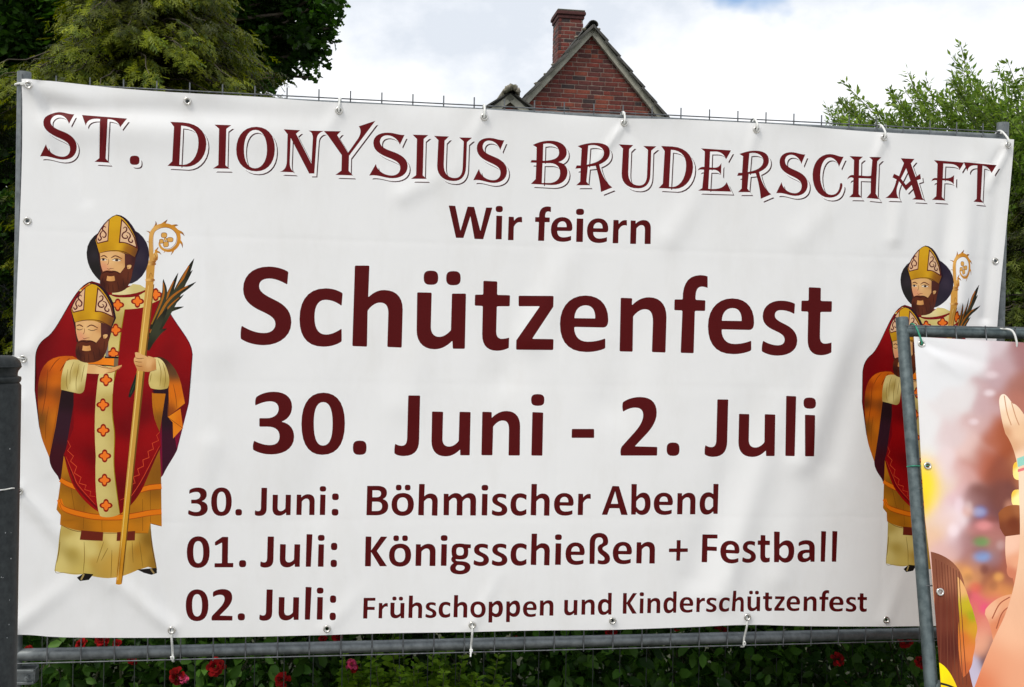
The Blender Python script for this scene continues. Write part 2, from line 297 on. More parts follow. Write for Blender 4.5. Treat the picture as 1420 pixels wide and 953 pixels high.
# glyph library: region, baseline y, ascender height, contours, counters (all in region pixels)
GL = {
 'S': ('A', 605, 530, ["M425,128 L418,212 C380,190 340,172 300,172 C258,172 233,190 233,222 C233,262 280,285 335,312 C395,340 445,380 445,460 C445,555 360,610 265,610 C200,610 145,590 114,568 C112,540 112,510 120,482 C165,510 215,530 265,530 C310,530 340,508 340,470 C340,430 300,410 245,385 C185,357 128,320 128,240 C128,145 200,93 295,93 C345,93 395,108 425,128"], []),
 'c': ('A', 614, 532, ["M782,268 L775,352 C740,325 705,312 668,312 C620,312 597,355 597,425 C597,500 622,540 672,540 C705,540 740,525 775,500 L776,585 C745,608 700,620 655,620 C550,620 498,555 498,438 C498,310 560,236 668,236 C712,236 752,248 782,268"], []),
 'h': ('A', 619, 532, ["M862,86 L958,86 L950,295 C985,262 1015,247 1055,247 C1135,247 1177,295 1177,375 L1170,626 L1075,622 L1082,400 C1082,352 1065,330 1028,330 C1000,330 972,348 946,382 L942,620 L845,616"], []),
 'ü': ('B', 633, 532, ["M-6,262 L90,264 L84,490 C84,530 104,555 138,555 C165,555 190,540 216,512 L223,270 L316,270 L308,634 L228,634 L226,580 C190,618 150,637 108,637 C35,637 -12,590 -10,510", "D85,166,48,47", "D233,169,48,47"], []),
 't': ('B', 640, 516, ["M430,186 L522,190 L521,279 L606,281 L604,354 L519,354 L515,520 C515,552 528,568 552,568 C570,568 585,564 600,560 L598,628 C575,640 548,647 520,647 C455,647 420,610 422,535 L426,352 L373,350 L375,277 L429,277"], []),
 'z': ('B', 641, 514, ["M662,284 L890,286 L888,357 L748,568 L890,570 L888,642 L645,640 L646,578 L800,354 L662,354"], []),
 'e': ('B', 648, 512, ["M1250,440 C1250,475 1240,494 1215,494 L1026,490 C1026,555 1060,587 1115,587 C1160,587 1195,578 1230,565 L1230,630 C1195,647 1150,655 1105,655 C990,655 932,590 932,470 C932,355 1000,283 1100,283 C1200,283 1250,350 1250,440"], ["M1028,432 L1164,434 C1166,380 1145,348 1102,348 C1058,348 1030,380 1028,432"]),
 'N': ('C', 567, 478, ["M6,235 L77,238 L75,282 C105,250 140,232 180,232 C250,232 287,280 287,355 L280,573 L197,570 L204,385 C204,330 190,306 155,306 C130,306 105,322 83,350 L80,568 L-1,566"], []),
 'f': ('C', 575, 476, ["M540,104 L540,175 C522,168 508,165 495,168 C475,172 464,195 465,248 L526,251 L524,317 L461,316 L453,577 L373,575 L384,314 L334,312 L336,245 L386,246 C384,150 420,98 492,96 C512,96 528,99 540,104"], []),
 's': ('C', 584, 472, ["M1078,272 L1074,336 C1045,318 1015,312 990,312 C965,312 954,325 954,345 C954,370 990,385 1020,400 C1060,420 1092,450 1092,500 C1092,560 1040,592 970,592 C930,592 895,580 873,565 C872,545 874,520 882,500 C910,518 945,528 972,528 C1000,528 1014,515 1014,493 C1014,465 985,452 950,436 C915,420 879,398 879,350 C879,290 925,253 990,253 C1025,253 1055,260 1078,272"], []),
 '3': ('D', 519, 470, ["M128,170 C125,148 126,125 135,108 C165,85 210,70 262,70 C345,70 395,110 395,180 C395,232 365,272 318,288 C375,298 410,338 410,398 C410,480 340,526 245,526 C190,526 145,512 112,492 C108,470 110,445 120,426 C155,445 195,458 235,458 C280,458 304,435 304,395 C304,350 275,324 215,324 L157,324 L157,262 L212,262 C262,262 297,235 297,195 C297,160 275,140 235,140 C200,140 165,152 128,170"], []),
 '0': ('D', 524, 470, ["M622,77 C720,77 780,150 780,300 C780,450 725,531 615,531 C515,531 463,450 463,305 C463,160 520,77 622,77"], ["M622,146 C575,146 553,200 553,300 C553,410 575,463 620,463 C668,463 690,410 690,300 C690,200 668,146 622,146"]),
 '.': ('D', 530, 470, ["D888,479,50,52"], []),
 'J': ('D', 532, 466, ["M1242,97 L1329,98 L1322,420 C1322,500 1285,540 1210,540 C1180,540 1155,533 1141,520 C1140,500 1140,470 1148,450 C1162,460 1180,465 1195,465 C1220,465 1233,448 1234,405"], []),
 'u': ('E', 498, 427, ["M94,200 L170,202 L165,385 C165,420 180,438 210,438 C235,438 258,422 275,400 L281,202 L357,204 L350,498 L285,498 L285,458 C255,488 225,505 185,505 C125,505 90,470 90,400"], []),
 'n': ('E', 498, 427, ["M436,202 L501,204 L500,244 C530,213 565,197 600,197 C660,197 693,235 693,300 L690,499 L613,499 L617,325 C617,280 605,262 573,262 C550,262 530,278 510,302 L504,498 L429,497"], []),
 'i': ('E', 499, 427, ["M776,204 L850,207 L843,500 L768,499", "D813,122,45,40"], []),
 '-': ('E', 499, 427, ["M1043,318 L1194,318 L1194,379 L1041,379"], []),
 '2': ('F', 482, 402, ["M68,195 C62,172 62,150 68,132 C98,110 140,98 180,98 C250,98 287,135 287,200 C287,260 250,310 200,360 L142,421 L290,425 L288,482 L50,482 C46,460 46,435 60,418 L140,330 C180,285 198,250 198,215 C198,185 180,168 148,168 C120,168 95,178 68,195"], []),
 'l': ('F', 484, 394, ["M1136,90 L1203,93 L1185,484 L1127,484"], []),
 'W': ('G', 275, 219, ["M58,67 L100,69 L133,228 L178,74 L220,76 L260,230 L296,80 L336,80 L278,282 L222,280 L196,135 L152,274 L104,273"], []),
 'r': ('G', 288, 218, ["M440,138 L473,139 L474,164 C488,145 503,136 525,140 L526,175 C500,168 485,178 473,203 L471,288 L435,288"], []),
 'B': ('H', 271, 237, ["M50,48 L130,48 C175,48 200,68 200,100 C200,125 188,140 168,148 C195,155 210,175 210,202 C210,245 175,270 120,271 L44,270"], ["M90,82 L122,82 C145,82 155,90 155,107 C155,124 143,134 120,134 L90,134", "M88,168 L125,168 C150,168 163,180 163,202 C163,226 148,238 125,238 L86,238"]),
 'o': ('H', 272, 237, ["M320,102 C375,102 404,135 404,188 C404,242 373,276 317,276 C263,276 234,242 234,190 C234,137 265,102 320,102"], ["M319,136 C291,136 277,155 277,189 C277,224 291,242 318,242 C345,242 358,224 358,188 C358,155 345,136 319,136"]),
 'ö': ('H', 272, 237, ["M320,102 C375,102 404,135 404,188 C404,242 373,276 317,276 C263,276 234,242 234,190 C234,137 265,102 320,102", "D289,62,22,22", "D357,62,22,22"], ["M319,136 C291,136 277,155 277,189 C277,224 291,242 318,242 C345,242 358,224 358,188 C358,155 345,136 319,136"]),
 'm': ('H', 272, 237, ["M630,108 L667,109 L667,130 C685,112 703,103 722,103 C745,103 760,113 770,132 C790,112 810,103 828,103 C860,103 875,125 875,160 L873,273 L830,273 L831,172 C831,150 825,140 810,140 C797,140 786,150 773,165 L771,273 L727,272 L729,172 C729,150 723,140 708,140 C696,140 684,149 671,165 L669,272 L628,271"], []),
 'K': ('H', 656, 237, ["M38,430 L82,431 L80,535 L154,431 L203,432 L123,540 L200,655 L146,656 L80,548 L78,656 L33,656"], []),
 'g': ('H', 654, 237, ["D752,545,64,61", "M760,487 L836,491 L834,520 L790,520", "M755,618 C805,618 832,635 832,662 C832,698 800,718 752,718 C700,718 677,700 677,672 C677,655 690,640 705,632 C692,625 686,615 686,605 C686,592 695,582 706,575 L735,590 C722,600 718,608 722,612 C726,617 738,618 755,618"], ["D753,544,28,31", "M755,648 C775,650 788,655 788,666 C788,680 775,689 754,689 C732,689 720,682 720,670 C720,660 726,653 735,647"]),
 'A': ('I', 267, 236, ["M540,48 L590,50 L656,268 L606,267 L592,217 L518,217 L501,267 L459,266"], ["M561,90 L583,183 L529,183"]),
 'b': ('I', 265, 234, ["M684,33 L725,34 L722,128 C740,108 757,98 776,98 C812,98 829,130 829,178 C829,235 805,268 763,268 C745,268 732,260 718,244 L716,265 L681,265"], ["M758,136 C743,136 731,150 721,165 L720,205 C732,222 742,233 757,233 C776,233 786,212 786,182 C786,152 778,136 758,136"]),
 'd': ('I', 262, 230, ["M1308,34 L1348,35 L1341,262 L1309,262 L1307,243 C1290,260 1275,268 1255,268 C1220,268 1201,236 1201,185 C1201,132 1227,97 1270,97 C1285,97 1296,102 1307,112"], ["M1275,133 C1253,133 1243,155 1243,184 C1243,215 1251,232 1270,232 C1282,232 1293,222 1306,206 L1306,152 C1295,140 1287,133 1275,133"]),
 'ß': ('I', 638, 235, ["M366,638 L367,480 C367,430 395,403 442,403 C485,403 508,428 508,468 C508,485 503,493 490,500 C475,506 465,512 465,522 C465,530 475,537 487,545 C508,560 522,575 522,600 C522,628 500,642 468,642 C450,642 437,639 427,634 L430,606 C440,610 452,612 462,612 C475,612 480,607 480,598 C480,588 470,580 458,571 C440,558 428,545 428,522 C428,502 440,492 455,487 C465,482 468,475 468,465 C468,447 458,437 440,437 C420,437 409,450 408,480 L404,638"], []),
 '+': ('I', 632, 233, ["M1026,458 L1057,458 L1056,521 L1113,521 L1113,549 L1055,549 L1053,615 L1023,615 L1025,549 L967,549 L968,521 L1026,521"], []),
 'F': ('I', 628, 228, ["M1225,417 L1338,417 L1337,447 L1264,448 L1263,508 L1331,509 L1330,541 L1262,540 L1259,628 L1219,628"], []),
 'a': ('J', 318, 252, ["M1047,140 C1095,140 1118,162 1118,205 L1116,318 L1082,318 L1081,300 C1065,315 1047,322 1025,322 C992,322 973,303 973,272 C973,235 1003,218 1050,218 L1072,218 L1072,202 C1072,184 1064,175 1042,175 C1022,175 1002,181 986,190 C980,178 981,165 988,156 C1005,146 1025,140 1047,140"], ["M1072,245 L1052,245 C1030,245 1018,253 1018,268 C1018,282 1026,289 1040,289 C1053,289 1063,283 1072,272"]),
 '1': ('K', 716, 268, ["M349,467 L396,468 L393,680 L438,680 L437,716 L284,716 L285,682 L344,682 L346,514 L300,537 L287,536 L288,508"], []),
 ':': ('K', 292, 242, ["D1273,142,28,28", "D1270,268,28,28"], []),
 'p': ('M', 300, 182, ["M1080,172 L1108,172 L1110,190 C1125,172 1140,164 1156,164 C1185,164 1197,190 1197,228 C1197,272 1178,301 1143,301 C1130,301 1120,296 1110,288 L1109,344 L1077,344"], ["M1143,196 C1131,196 1122,206 1111,220 L1110,255 C1120,266 1128,271 1138,271 C1153,271 1162,255 1162,231 C1162,209 1157,196 1143,196"]),
}
HG = {
 'S': ('c', 513, 376, ["M362,157 L324,238 C310,195 270,163 225,160 C185,157 160,180 160,212 C160,250 200,270 250,288 C320,312 388,345 388,412 C388,475 340,512 265,513 C200,514 150,480 72,490 L126,395 C135,450 195,490 258,490 C300,490 327,465 327,428 C327,385 290,368 235,345 C170,320 105,290 105,222 C105,165 155,136 225,137 C280,138 310,158 362,157"], []),
 'I': ('c', 519, 363, ["M428,155 L558,158 L520,190 L512,490 L545,520 L415,518 L457,488 L464,190"], []),
 'U': ('c', 537, 372, ["M605,165 L727,170 L692,205 L685,400 C683,470 715,512 775,512 C820,512 838,480 840,420 L848,212 L810,178 L916,182 L875,218 L868,420 C866,495 830,537 765,537 C680,537 628,490 630,410 L640,200"], []),
 'T': ('a', 522, 362, ["M398,158 L740,185 L692,255 C680,215 650,193 595,190 L580,490 L608,522 L495,515 L532,488 L538,190 C480,183 440,195 433,243"], []),
 '.': ('a', 522, 362, ["D799,503,37,35"], []),
 'D': ('a', 552, 342, ["M1068,210 L1165,214 C1280,222 1345,290 1343,380 C1340,480 1270,552 1190,552 L1047,545 L1083,510 L1098,250"], ["M1152,240 C1240,245 1285,290 1283,370 C1281,460 1235,535 1165,537 L1137,535"]),
 'O': ('b', 565, 345, ["M385,208 C490,210 540,290 538,395 C536,500 480,575 385,575 C280,575 218,500 220,395 C222,285 285,207 385,208"], ["M380,234 C440,236 475,310 473,400 C471,490 430,550 375,550 C310,550 282,480 284,390 C286,300 320,234 380,234"]),
 'N': ('b', 583, 345, ["M610,228 L745,235 L712,265 L838,510 L850,300 C850,265 840,250 813,238 L942,242 C895,255 885,280 882,310 L862,592 L820,592 L668,300 L660,500 C660,550 675,572 705,583 L578,578 C620,565 632,540 636,490 L642,270"], []),
 'Y': ('b', 605, 360, ["M940,242 L1080,243 L1050,275 L1140,420 L1225,300 C1245,265 1250,230 1228,203 L1365,158 L1148,445 L1145,570 L1180,608 L1035,603 L1085,568 L1088,440 L975,280"], []),
 'B': ('d', 520, 330, ["M105,222 C150,200 190,190 235,190 C310,190 365,225 363,280 C362,315 340,340 300,352 C345,360 370,390 369,430 C367,490 325,526 250,526 L92,517 L128,480 L133,357 L88,355 L97,336 L133,337 L135,240"], ["M185,215 C245,200 305,225 305,280 C305,320 270,340 182,342", "M180,360 L240,360 C290,365 315,390 313,440 C311,485 275,508 235,510 L175,510"]),
 'R': ('d', 580, 373, ["M445,232 C500,212 540,207 580,207 C650,207 690,235 688,285 C686,325 660,350 608,372 C625,450 660,510 708,545 L622,580 C615,500 600,440 580,382 L522,388 L512,500 L535,528 L435,528 L465,500 L468,400 L428,402 L438,378 L468,378 L475,250"], ["M525,228 C580,215 640,235 642,285 C642,330 600,358 515,372"]),
 'E': ('e', 505, 350, ["M130,153 L377,170 L335,245 C320,200 290,182 250,180 L205,180 L200,310 L245,312 C275,310 285,295 297,272 L295,370 C280,345 265,332 240,330 L198,330 L190,485 C270,492 320,480 342,430 L380,508 L105,500 L140,480 L155,330 C135,325 120,325 103,335 C115,310 135,303 158,305 L162,180"], []),
 'C': ('e', 558, 358, ["M1300,222 L1262,305 C1255,265 1225,232 1190,228 C1140,225 1112,290 1110,370 C1108,460 1145,535 1200,535 C1245,535 1268,500 1272,440 L1285,438 C1294,445 1292,470 1283,490 C1270,535 1235,558 1185,558 C1100,558 1045,480 1047,365 C1050,265 1110,198 1190,200 C1240,202 1260,225 1300,222"], []),
 'H': ('f', 560, 340, ["M105,217 L215,222 L185,250 L183,375 C220,378 260,385 280,378 L288,250 L265,225 L363,228 L328,262 L322,525 L350,570 L247,560 L280,520 L280,402 L182,398 L182,528 L205,556 L103,554 L133,525 L138,398 C115,385 105,395 87,410 C95,380 115,368 140,372 L142,250"], []),
 'A': ('f', 570, 340, ["M525,235 L638,240 L608,278 L648,388 L686,362 L692,405 L660,415 L705,560 L725,578 L620,572 L648,555 L615,455 L568,502 L510,425 L495,470 C485,510 490,545 510,565 L400,560 C440,540 465,500 482,440 L490,410 L457,392 L470,362 L510,382 L550,275"], ["M568,318 L605,420 L565,455 L525,402"]),
 'F': ('f', 577, 325, ["M798,250 L1045,270 L1010,330 C1000,295 970,282 920,280 L877,278 L875,398 C920,400 950,395 968,370 L967,450 C955,425 930,418 900,415 L873,415 L870,550 L902,580 L785,575 L820,545 L825,415 C805,412 790,415 778,425 C785,398 805,392 826,397 L828,280"], []),
}
def glyph(lib, ch, rnd):
    r, b, e, cs, ks = lib[ch]
    f_ = rnd*e
    return r, b, e, [path(c, f_) for c in cs], [path(c, f_*.35) for c in ks]
def topx(reg, P):
    x0, y0, z = REG[reg]; return np.c_[x0+P[:, 0]/z, y0+P[:, 1]/z]
def inst(lib, ch, reg=None, x0=None, x1=None, b=None, e=None, rnd=.016):
    """contours of a letter in photo pixels: where it was traced, or fitted between x0 and x1 on baseline b"""
    r, gb, ge, cs, ks = glyph(lib, ch, rnd)
    if reg is None: return [topx(r, c) for c in cs], [topx(r, c) for c in ks]
    A = np.vstack(cs); m0, m1 = A[:, 0].min(), A[:, 0].max()
    def f_(P):
        return topx(reg, np.c_[x0+(P[:, 0]-m0)*(x1-x0)/(m1-m0), b-(gb-P[:, 1])*e/ge])
    return [f_(c) for c in cs], [f_(c) for c in ks]
TEXT = []      # (outer contours, counters)
for ch in 'Schütze': TEXT.append(inst(GL, ch))
TEXT.append(inst(GL, 'N')); TEXT.append(inst(GL, 'f')); TEXT.append(inst(GL, 's'))
for ch in '30.Juni-2lWrBömKgAbdß+Fa:p': TEXT.append(inst(GL, ch)) if ch != 'n' and ch != 'i' else None
TEXT.append(inst(GL, 'n')); TEXT.append(inst(GL, 'i'))
WORDS = [   # region, baseline keys (x,y...), height at 0 and 1420, letters with their left and right edges
 ('C', [(0, 567), (1420, 586)], (478, 468), 'e541,826 t1116,1305'),
 ('F', [(0, 483), (1420, 485)], (402, 392), '.351,436 J601,757 u825,1063 i1250,1328'),
 ('G', [(0, 269), (1420, 318)], (219, 216), 'i357,403 f608,709 e709,845 i868,919 e937,1073 r1100,1191 n1211,1342'),
 ('H', [(0, 272), (1420, 272)], (237, 237), 'h436,585 i916,967 s993,1111 c1134,1257'),
 ('I', [(0, 271), (1420, 261)], (237, 231), 'h-79,66 e98,247 r277,377 e852,998 n1029,1170'),
 ('H', [(0, 657), (1420, 648)], (238, 237), 'ö215,383 n415,568 i607,659 s855,972 s993,1111 c1134,1257'),
 ('I', [(0, 646), (1420, 626)], (237, 230), 'h-79,66 i105,157 e184,330 e542,688 n720,862'),
 ('J', [(0, 326), (1420, 316)], (254, 251), 'e343,494 s518,636 t650,751 b781,947 l1165,1211 l1256,1303'),
 ('K', [(0, 293), (1420, 291)], (243, 242), '370,230 0257,425 .454,509 J613,714 u757,909 n952,1103 i1144,1197'),
 ('L', [(0, 303), (1420, 298)], (270, 266), '058,245 1284,438 .484,543 J658,770 u817,985 l1030,1085 i1129,1185 :1233,1289'),
 ('L', [(0, 741), (1420, 730)], (272, 268), '048,234 2259,431 .473,533 J650,760 u807,976 l1022,1078 i1120,1176 :1225,1280'),
 ('M', [(0, 312), (700, 303), (1000, 299), (1420, 296)], (185, 180), 'F50,152 r176,253 ü273,390 h421,535 s561,652 c669,766 h791,905 o929,1055 p1222,1338 e1360,1473'),
 ('N', [(0, 290), (1420, 259)], (181, 177), 'n107,220 u307,417 n448,558 d583,698 K788,905 i927,963 n989,1097 d1122,1232 e1255,1367'),
 ('O', [(0, 259), (340, 249), (680, 246), (930, 248), (1400, 252)], (173, 172), 'r0,70 s79,163 c180,267 h288,385 ü416,523 t545,620 z637,722 e737,849 n876,984 f1006,1086 e1086,1203 s1221,1308 t1317,1394'),
]
for reg, bk, (e0, e1), ls in WORDS:
    for it in ls.split(' '):
        ch = it[0]; x0, x1 = (float(q) for q in it[1:].split(','))
        xm = (x0+x1)/2
        TEXT.append(inst(GL, ch, reg, x0, x1, float(np.interp(xm, [q[0] for q in bk], [q[1] for q in bk])), e0+(e1-e0)*xm/1420))
HEAD = [inst(HG, ch, rnd=0) for ch in 'T.DONYSIUBRECHAF']
for ch, reg, x0, x1, b, e in (('S', 'a', 83, 362, 497, 364), ('I', 'b', 28, 180, 553, 360), ('S', 'c', 927, 1205, 552, 370), ('U', 'd', 755, 1040, 553, 334),
                              ('D', 'd', 1058, 1318, 557, 325), ('R', 'e', 428, 708, 567, 394), ('S', 'e', 748, 1008, 543, 359), ('T', 'f', 1042, 1312, 598, 330)):
    HEAD.append(inst(HG, ch, reg, x0, x1, b, e, rnd=0))
# ------------------------------------------------------------------ printed figure of the bishop: layers, later ones on top
def stroke(pts, w_, closed=False):
    pts = np.asarray(pts, float); n = len(pts)
    ws = np.asarray(w_, float) if hasattr(w_, '__len__') else np.full(n, float(w_))
    d = np.gradient(pts, axis=0); d /= np.linalg.norm(d, axis=1)[:, None]+1e-9
    nn = np.c_[-d[:, 1], d[:, 0]]
    return np.vstack([pts+nn*ws[:, None]/2, (pts-nn*ws[:, None]/2)[::-1]])
def smooth_line(pts, k=5):
    pts = np.asarray(pts, float); P = np.vstack([2*pts[0]-pts[1], pts, 2*pts[-1]-pts[-2]]); o = []
    for i in range(1, len(P)-2):
        for u in np.linspace(0, 1, k, endpoint=False):
            p0, p1, p2, p3 = P[i-1:i+3]
            o.append(.5*((2*p1)+(p2-p0)*u+(2*p0-5*p1+4*p2-p3)*u*u+(3*p1-p0-3*p2+p3)*u**3))
    o.append(P[-2]); return np.array(o)
SAINT = []     # (contour in photo px, colour or list of (x, y, colour) blend points)
def lay(reg, d, col, tf=None, rnd=0):
    P = path(d, rnd, 6) if isinstance(d, str) else np.asarray(d, float)
    if tf is not None: P = tf(P)
    P = topx(reg, P)
    if isinstance(col, list):
        q = topx(reg, np.array([(c[0], c[1]) for c in col], float) if tf is None else tf(np.array([(c[0], c[1]) for c in col], float)))
        col = [(q[i][0], q[i][1], col[i][2]) for i in range(len(col))]
    SAINT.append((P, col))
def line(reg, pts, w_, col, tf=None, k=5):
    p = np.array([[float(a) for a in s_.split(',')] for s_ in pts.split()]); p = smooth_line(p, k) if k > 1 else p
    ww = np.interp(np.linspace(0, 1, len(p)), [0, .25, .75, 1], [w_*.5, w_, w_, w_*.5])
    lay(reg, stroke(p, ww), col, tf)
RED, RED2, RED3 = (134, 2, 8), (100, 2, 8), (150, 6, 10)
ORA, ORA2, CRE, CRE2 = (208, 104, 14), (120, 62, 20), (212, 192, 116), (176, 150, 74)
GOLD, GOLD2, SKIN, SKIN2, HAIR, INK = (204, 150, 22), (150, 92, 22), (222, 172, 112), (190, 128, 70), (78, 32, 20), (42, 20, 22)
BRN, BRN2 = (184, 118, 22), (134, 82, 16)
GRN = (38, 40, 36)
# mantle
lay('V', "M335,375 C290,385 260,430 230,480 C190,550 160,610 130,635 C90,660 75,690 70,730 L65,890 L90,1060 L110,1130 L185,1310 L260,1330 L400,1480 L520,1480 L640,1330 L668,1290 C690,1240 710,1220 735,1170 L790,950 L808,720 C805,660 760,620 710,540 L640,420 L540,395 L420,400",
    [(130, 640, RED2), (240, 520, RED3), (200, 690, RED), (90, 700, RED2), (70, 850, RED2), (330, 390, RED2), (700, 560, RED), (760, 690, RED3), (640, 650, RED3), (800, 800, RED), (740, 1000, RED2), (700, 700, RED2), (770, 900, RED2), (270, 640, RED2), (230, 610, RED3), (720, 1150, (120, 10, 50))])
_m = path("M335,375 C290,385 260,430 230,480 C190,550 160,610 130,635 C90,660 75,690 70,730 L65,890 L90,1060 L110,1130 L185,1310", 0, 6); lay('V', stroke(_m, 3.5), (50, 14, 12))
_m = path("M668,1290 C690,1240 710,1220 735,1170 L790,950 L808,720 C805,660 760,620 710,540 L640,420", 0, 6); lay('V', stroke(_m, 3.5), (84, 4, 44))
# dark inside and orange lining, left
lay('V', "M190,885 L260,900 L210,1190 L190,1310 C150,1260 132,1240 138,1180", [(215, 920, (34, 16, 20)), (160, 1220, (60, 14, 24)), (200, 1050, (50, 22, 34))])
lay('V', "M245,728 C170,722 120,740 95,800 C72,860 76,920 90,1060 C96,1110 115,1150 137,1205 L165,1060 L192,890 L300,760",
    [(100, 800, (150, 52, 8)), (85, 900, (70, 34, 12)), (150, 760, (214, 100, 12)), (160, 850, ORA), (120, 950, (196, 92, 10)), (100, 1020, (96, 60, 16)), (150, 1020, (206, 112, 18)), (130, 1150, (180, 96, 16)), (180, 900, ORA2), (260, 745, (190, 90, 14))])
line('V', '185,737 160,760 135,800', 3, (110, 44, 8)); line('V', '128,790 118,900 100,1010', 3, (110, 44, 8)); line('V', '230,737 200,775 185,800', 4, (110, 44, 8))
line('V', '132,965 120,1040 118,1120', 2.5, (120, 56, 8))
ALB = ("M195,1500 C186,1600 162,1715 158,1740 C200,1750 250,1762 290,1753 C330,1760 400,1775 430,1770 C470,1770 520,1750 550,1735 L600,1720 L642,1735 C630,1655 615,1605 612,1500 L400,1490",
    [(180, 1700, CRE), (230, 1600, CRE), (240, 1660, (178, 152, 70)), (215, 1560, CRE2), (280, 1600, (220, 200, 124)), (300, 1730, (206, 182, 96)), (330, 1640, CRE), (345, 1710, (176, 140, 60)), (390, 1620, (190, 158, 74)), (400, 1730, (186, 146, 60)), (420, 1600, (222, 196, 118)), (440, 1700, (200, 156, 66)), (510, 1600, (206, 170, 80)), (550, 1640, (170, 120, 34)), (580, 1700, (186, 140, 50)), (600, 1600, (130, 92, 24)), (620, 1700, (140, 100, 30))])
lay('V', *ALB)
# tunic
lay('V', "M205,1190 L190,1310 L170,1450 L190,1475 L188,1520 C260,1552 330,1562 380,1556 L600,1562 L610,1515 L665,1528 L662,1300 L650,1080 L620,900 L255,915 L250,1070",
    [(200, 1250, BRN), (235, 1330, BRN2), (215, 1420, BRN), (260, 1470, BRN2), (290, 1400, (130, 84, 18)), (330, 1500, (190, 118, 18)), (250, 1510, (186, 112, 16)), (300, 1530, BRN2), (360, 1530, (196, 120, 18)), (430, 1520, (204, 124, 18)), (500, 1530, (198, 120, 18)), (545, 1480, (150, 96, 18)), (570, 1420, BRN), (600, 1520, (200, 122, 20)), (620, 1370, BRN2), (640, 1450, BRN), (650, 1300, BRN2), (640, 1000, BRN), (235, 1000, (206, 118, 20)), (215, 1150, (206, 118, 20))])
for p in ('300,1430 296,1540', '383,1490 384,1552', '575,1400 575,1550', '612,1340 612,1510', '235,1330 260,1480'): line('V', p, 3, (96, 54, 10), k=1)
for off in (0, 1):
    pts = [(183, 1402), (205, 1445), (300, 1474), (380, 1485), (500, 1483), (605, 1465), (664, 1459)]
    if off:
        lay('V', stroke(smooth_line([(188, 1308), (215, 1325), (262, 1345)]), 24), (222, 116, 14)); lay('V', stroke(smooth_line([(560, 1358), (610, 1346), (664, 1340)]), 24), (222, 116, 14))
    else: lay('V', stroke(smooth_line(pts), 24), (222, 116, 14))
for p in ('183,1390 205,1433 300,1462 380,1473 500,1471 605,1453 664,1447', '183,1415 205,1458 300,1487 380,1498 500,1496 605,1478 664,1472', '188,1296 215,1313 262,1333', '188,1321 215,1338 262,1358', '560,1346 610,1333 664,1328', '560,1371 610,1358 664,1353'):
    line('V', p, 3, (150, 58, 10))
line('V', '190,1520 260,1550 380,1560 600,1560', 3, (110, 64, 12)); line('V', '612,1515 664,1528', 3, (110, 64, 12))
# alb and shoes
lay('V', "M265,1770 L300,1748 L345,1752 L322,1780 L280,1786", (26, 20, 18)); lay('V', "M548,1732 L640,1725 L641,1750 L615,1758 L580,1748", (26, 20, 18))
for p in ('300,1600 303,1680 296,1750', '392,1600 372,1660 360,1700', '430,1640 427,1770', '525,1600 530,1700', '560,1600 575,1720', '190,1600 170,1700', '412,1630 380,1690'): line('V', p, 3, (130, 100, 34))
lay('V', "M287,1547 L390,1556 L387,1597 L280,1591", (104, 34, 20)); lay('V', "M455,1556 L540,1550 L538,1595 L452,1597", (104, 34, 20))
lay('V', stroke([(285, 1780), (300, 1752)], 8), (170, 146, 90)); lay('V', stroke([(612, 1730), (628, 1752)], 8), (150, 126, 80))
# right side
lay('V', "M620,890 L700,860 L716,1040 L735,1170 L668,1290 L664,1000 L630,905", [(690, 1000, (40, 16, 26)), (700, 1150, (58, 14, 34))])
lay('V', "M620,903 L682,905 L655,1085 C630,1030 618,980 620,903", [(640, 930, (186, 108, 16)), (650, 1050, BRN2)])
lay('V', "M640,730 C690,728 740,790 755,860 L773,950 L692,1015 L697,860", [(680, 745, (60, 34, 20)), (720, 800, (90, 60, 34)), (735, 900, ORA), (760, 960, (220, 124, 20)), (710, 900, (214, 110, 14)), (705, 990, (140, 66, 16))])
lay('V', "M692,1015 L752,975 L764,1065 L718,1115 L716,1040", [(700, 1015, (224, 128, 20)), (755, 1030, (214, 110, 14)), (725, 1095, (230, 130, 26))])
line('V', '692,1015 764,1068', 4, (60, 30, 14), k=1); line('V', '718,860 730,920 735,970', 3, (130, 60, 12)); line('V', '695,880 697,1010', 3, (90, 40, 12))
# chasuble
lay('V', "M300,720 L250,905 L250,1065 L205,1190 C220,1270 240,1330 260,1355 C290,1400 330,1440 370,1462 L470,1470 C530,1430 560,1380 580,1340 C610,1270 640,1200 660,1150 L655,1085 C625,1020 618,980 618,890 L640,600 L420,420",
    [(300, 850, RED), (320, 950, RED2), (300, 1050, RED3), (330, 1200, RED2), (270, 1250, RED3), (520, 600, RED), (530, 800, RED3), (500, 950, RED), (560, 1000, RED2), (600, 1100, RED3), (490, 1080, RED2), (470, 1150, RED3), (480, 1350, RED2), (560, 1250, RED), (620, 700, RED), (340, 1400, RED3), (330, 1100, RED), (320, 780, RED2)])
line('V', '205,1192 245,1288 265,1340 350,1432 372,1450', 9, (108, 6, 12)); line('V', '660,1152 570,1328 480,1456', 9, (108, 6, 12))
line('V', '222,1125 236,1153 222,1172 250,1198 236,1222 265,1248 254,1278 286,1298 276,1325 310,1335 302,1355 332,1364 327,1385 352,1388', 3.4, (212, 74, 40), k=1)
line('V', '655,1085 640,1100 650,1125 620,1138 626,1165 600,1176 605,1205 576,1216 580,1245 552,1258 560,1286 532,1296 540,1325 512,1335 516,1356 490,1396 470,1405', 3.4, (212, 74, 40), k=1)
line('V', '214,1200 250,1285 274,1336 352,1425', 2.6, (212, 74, 40)); line('V', '654,1150 564,1322 484,1438', 2.6, (212, 74, 40))
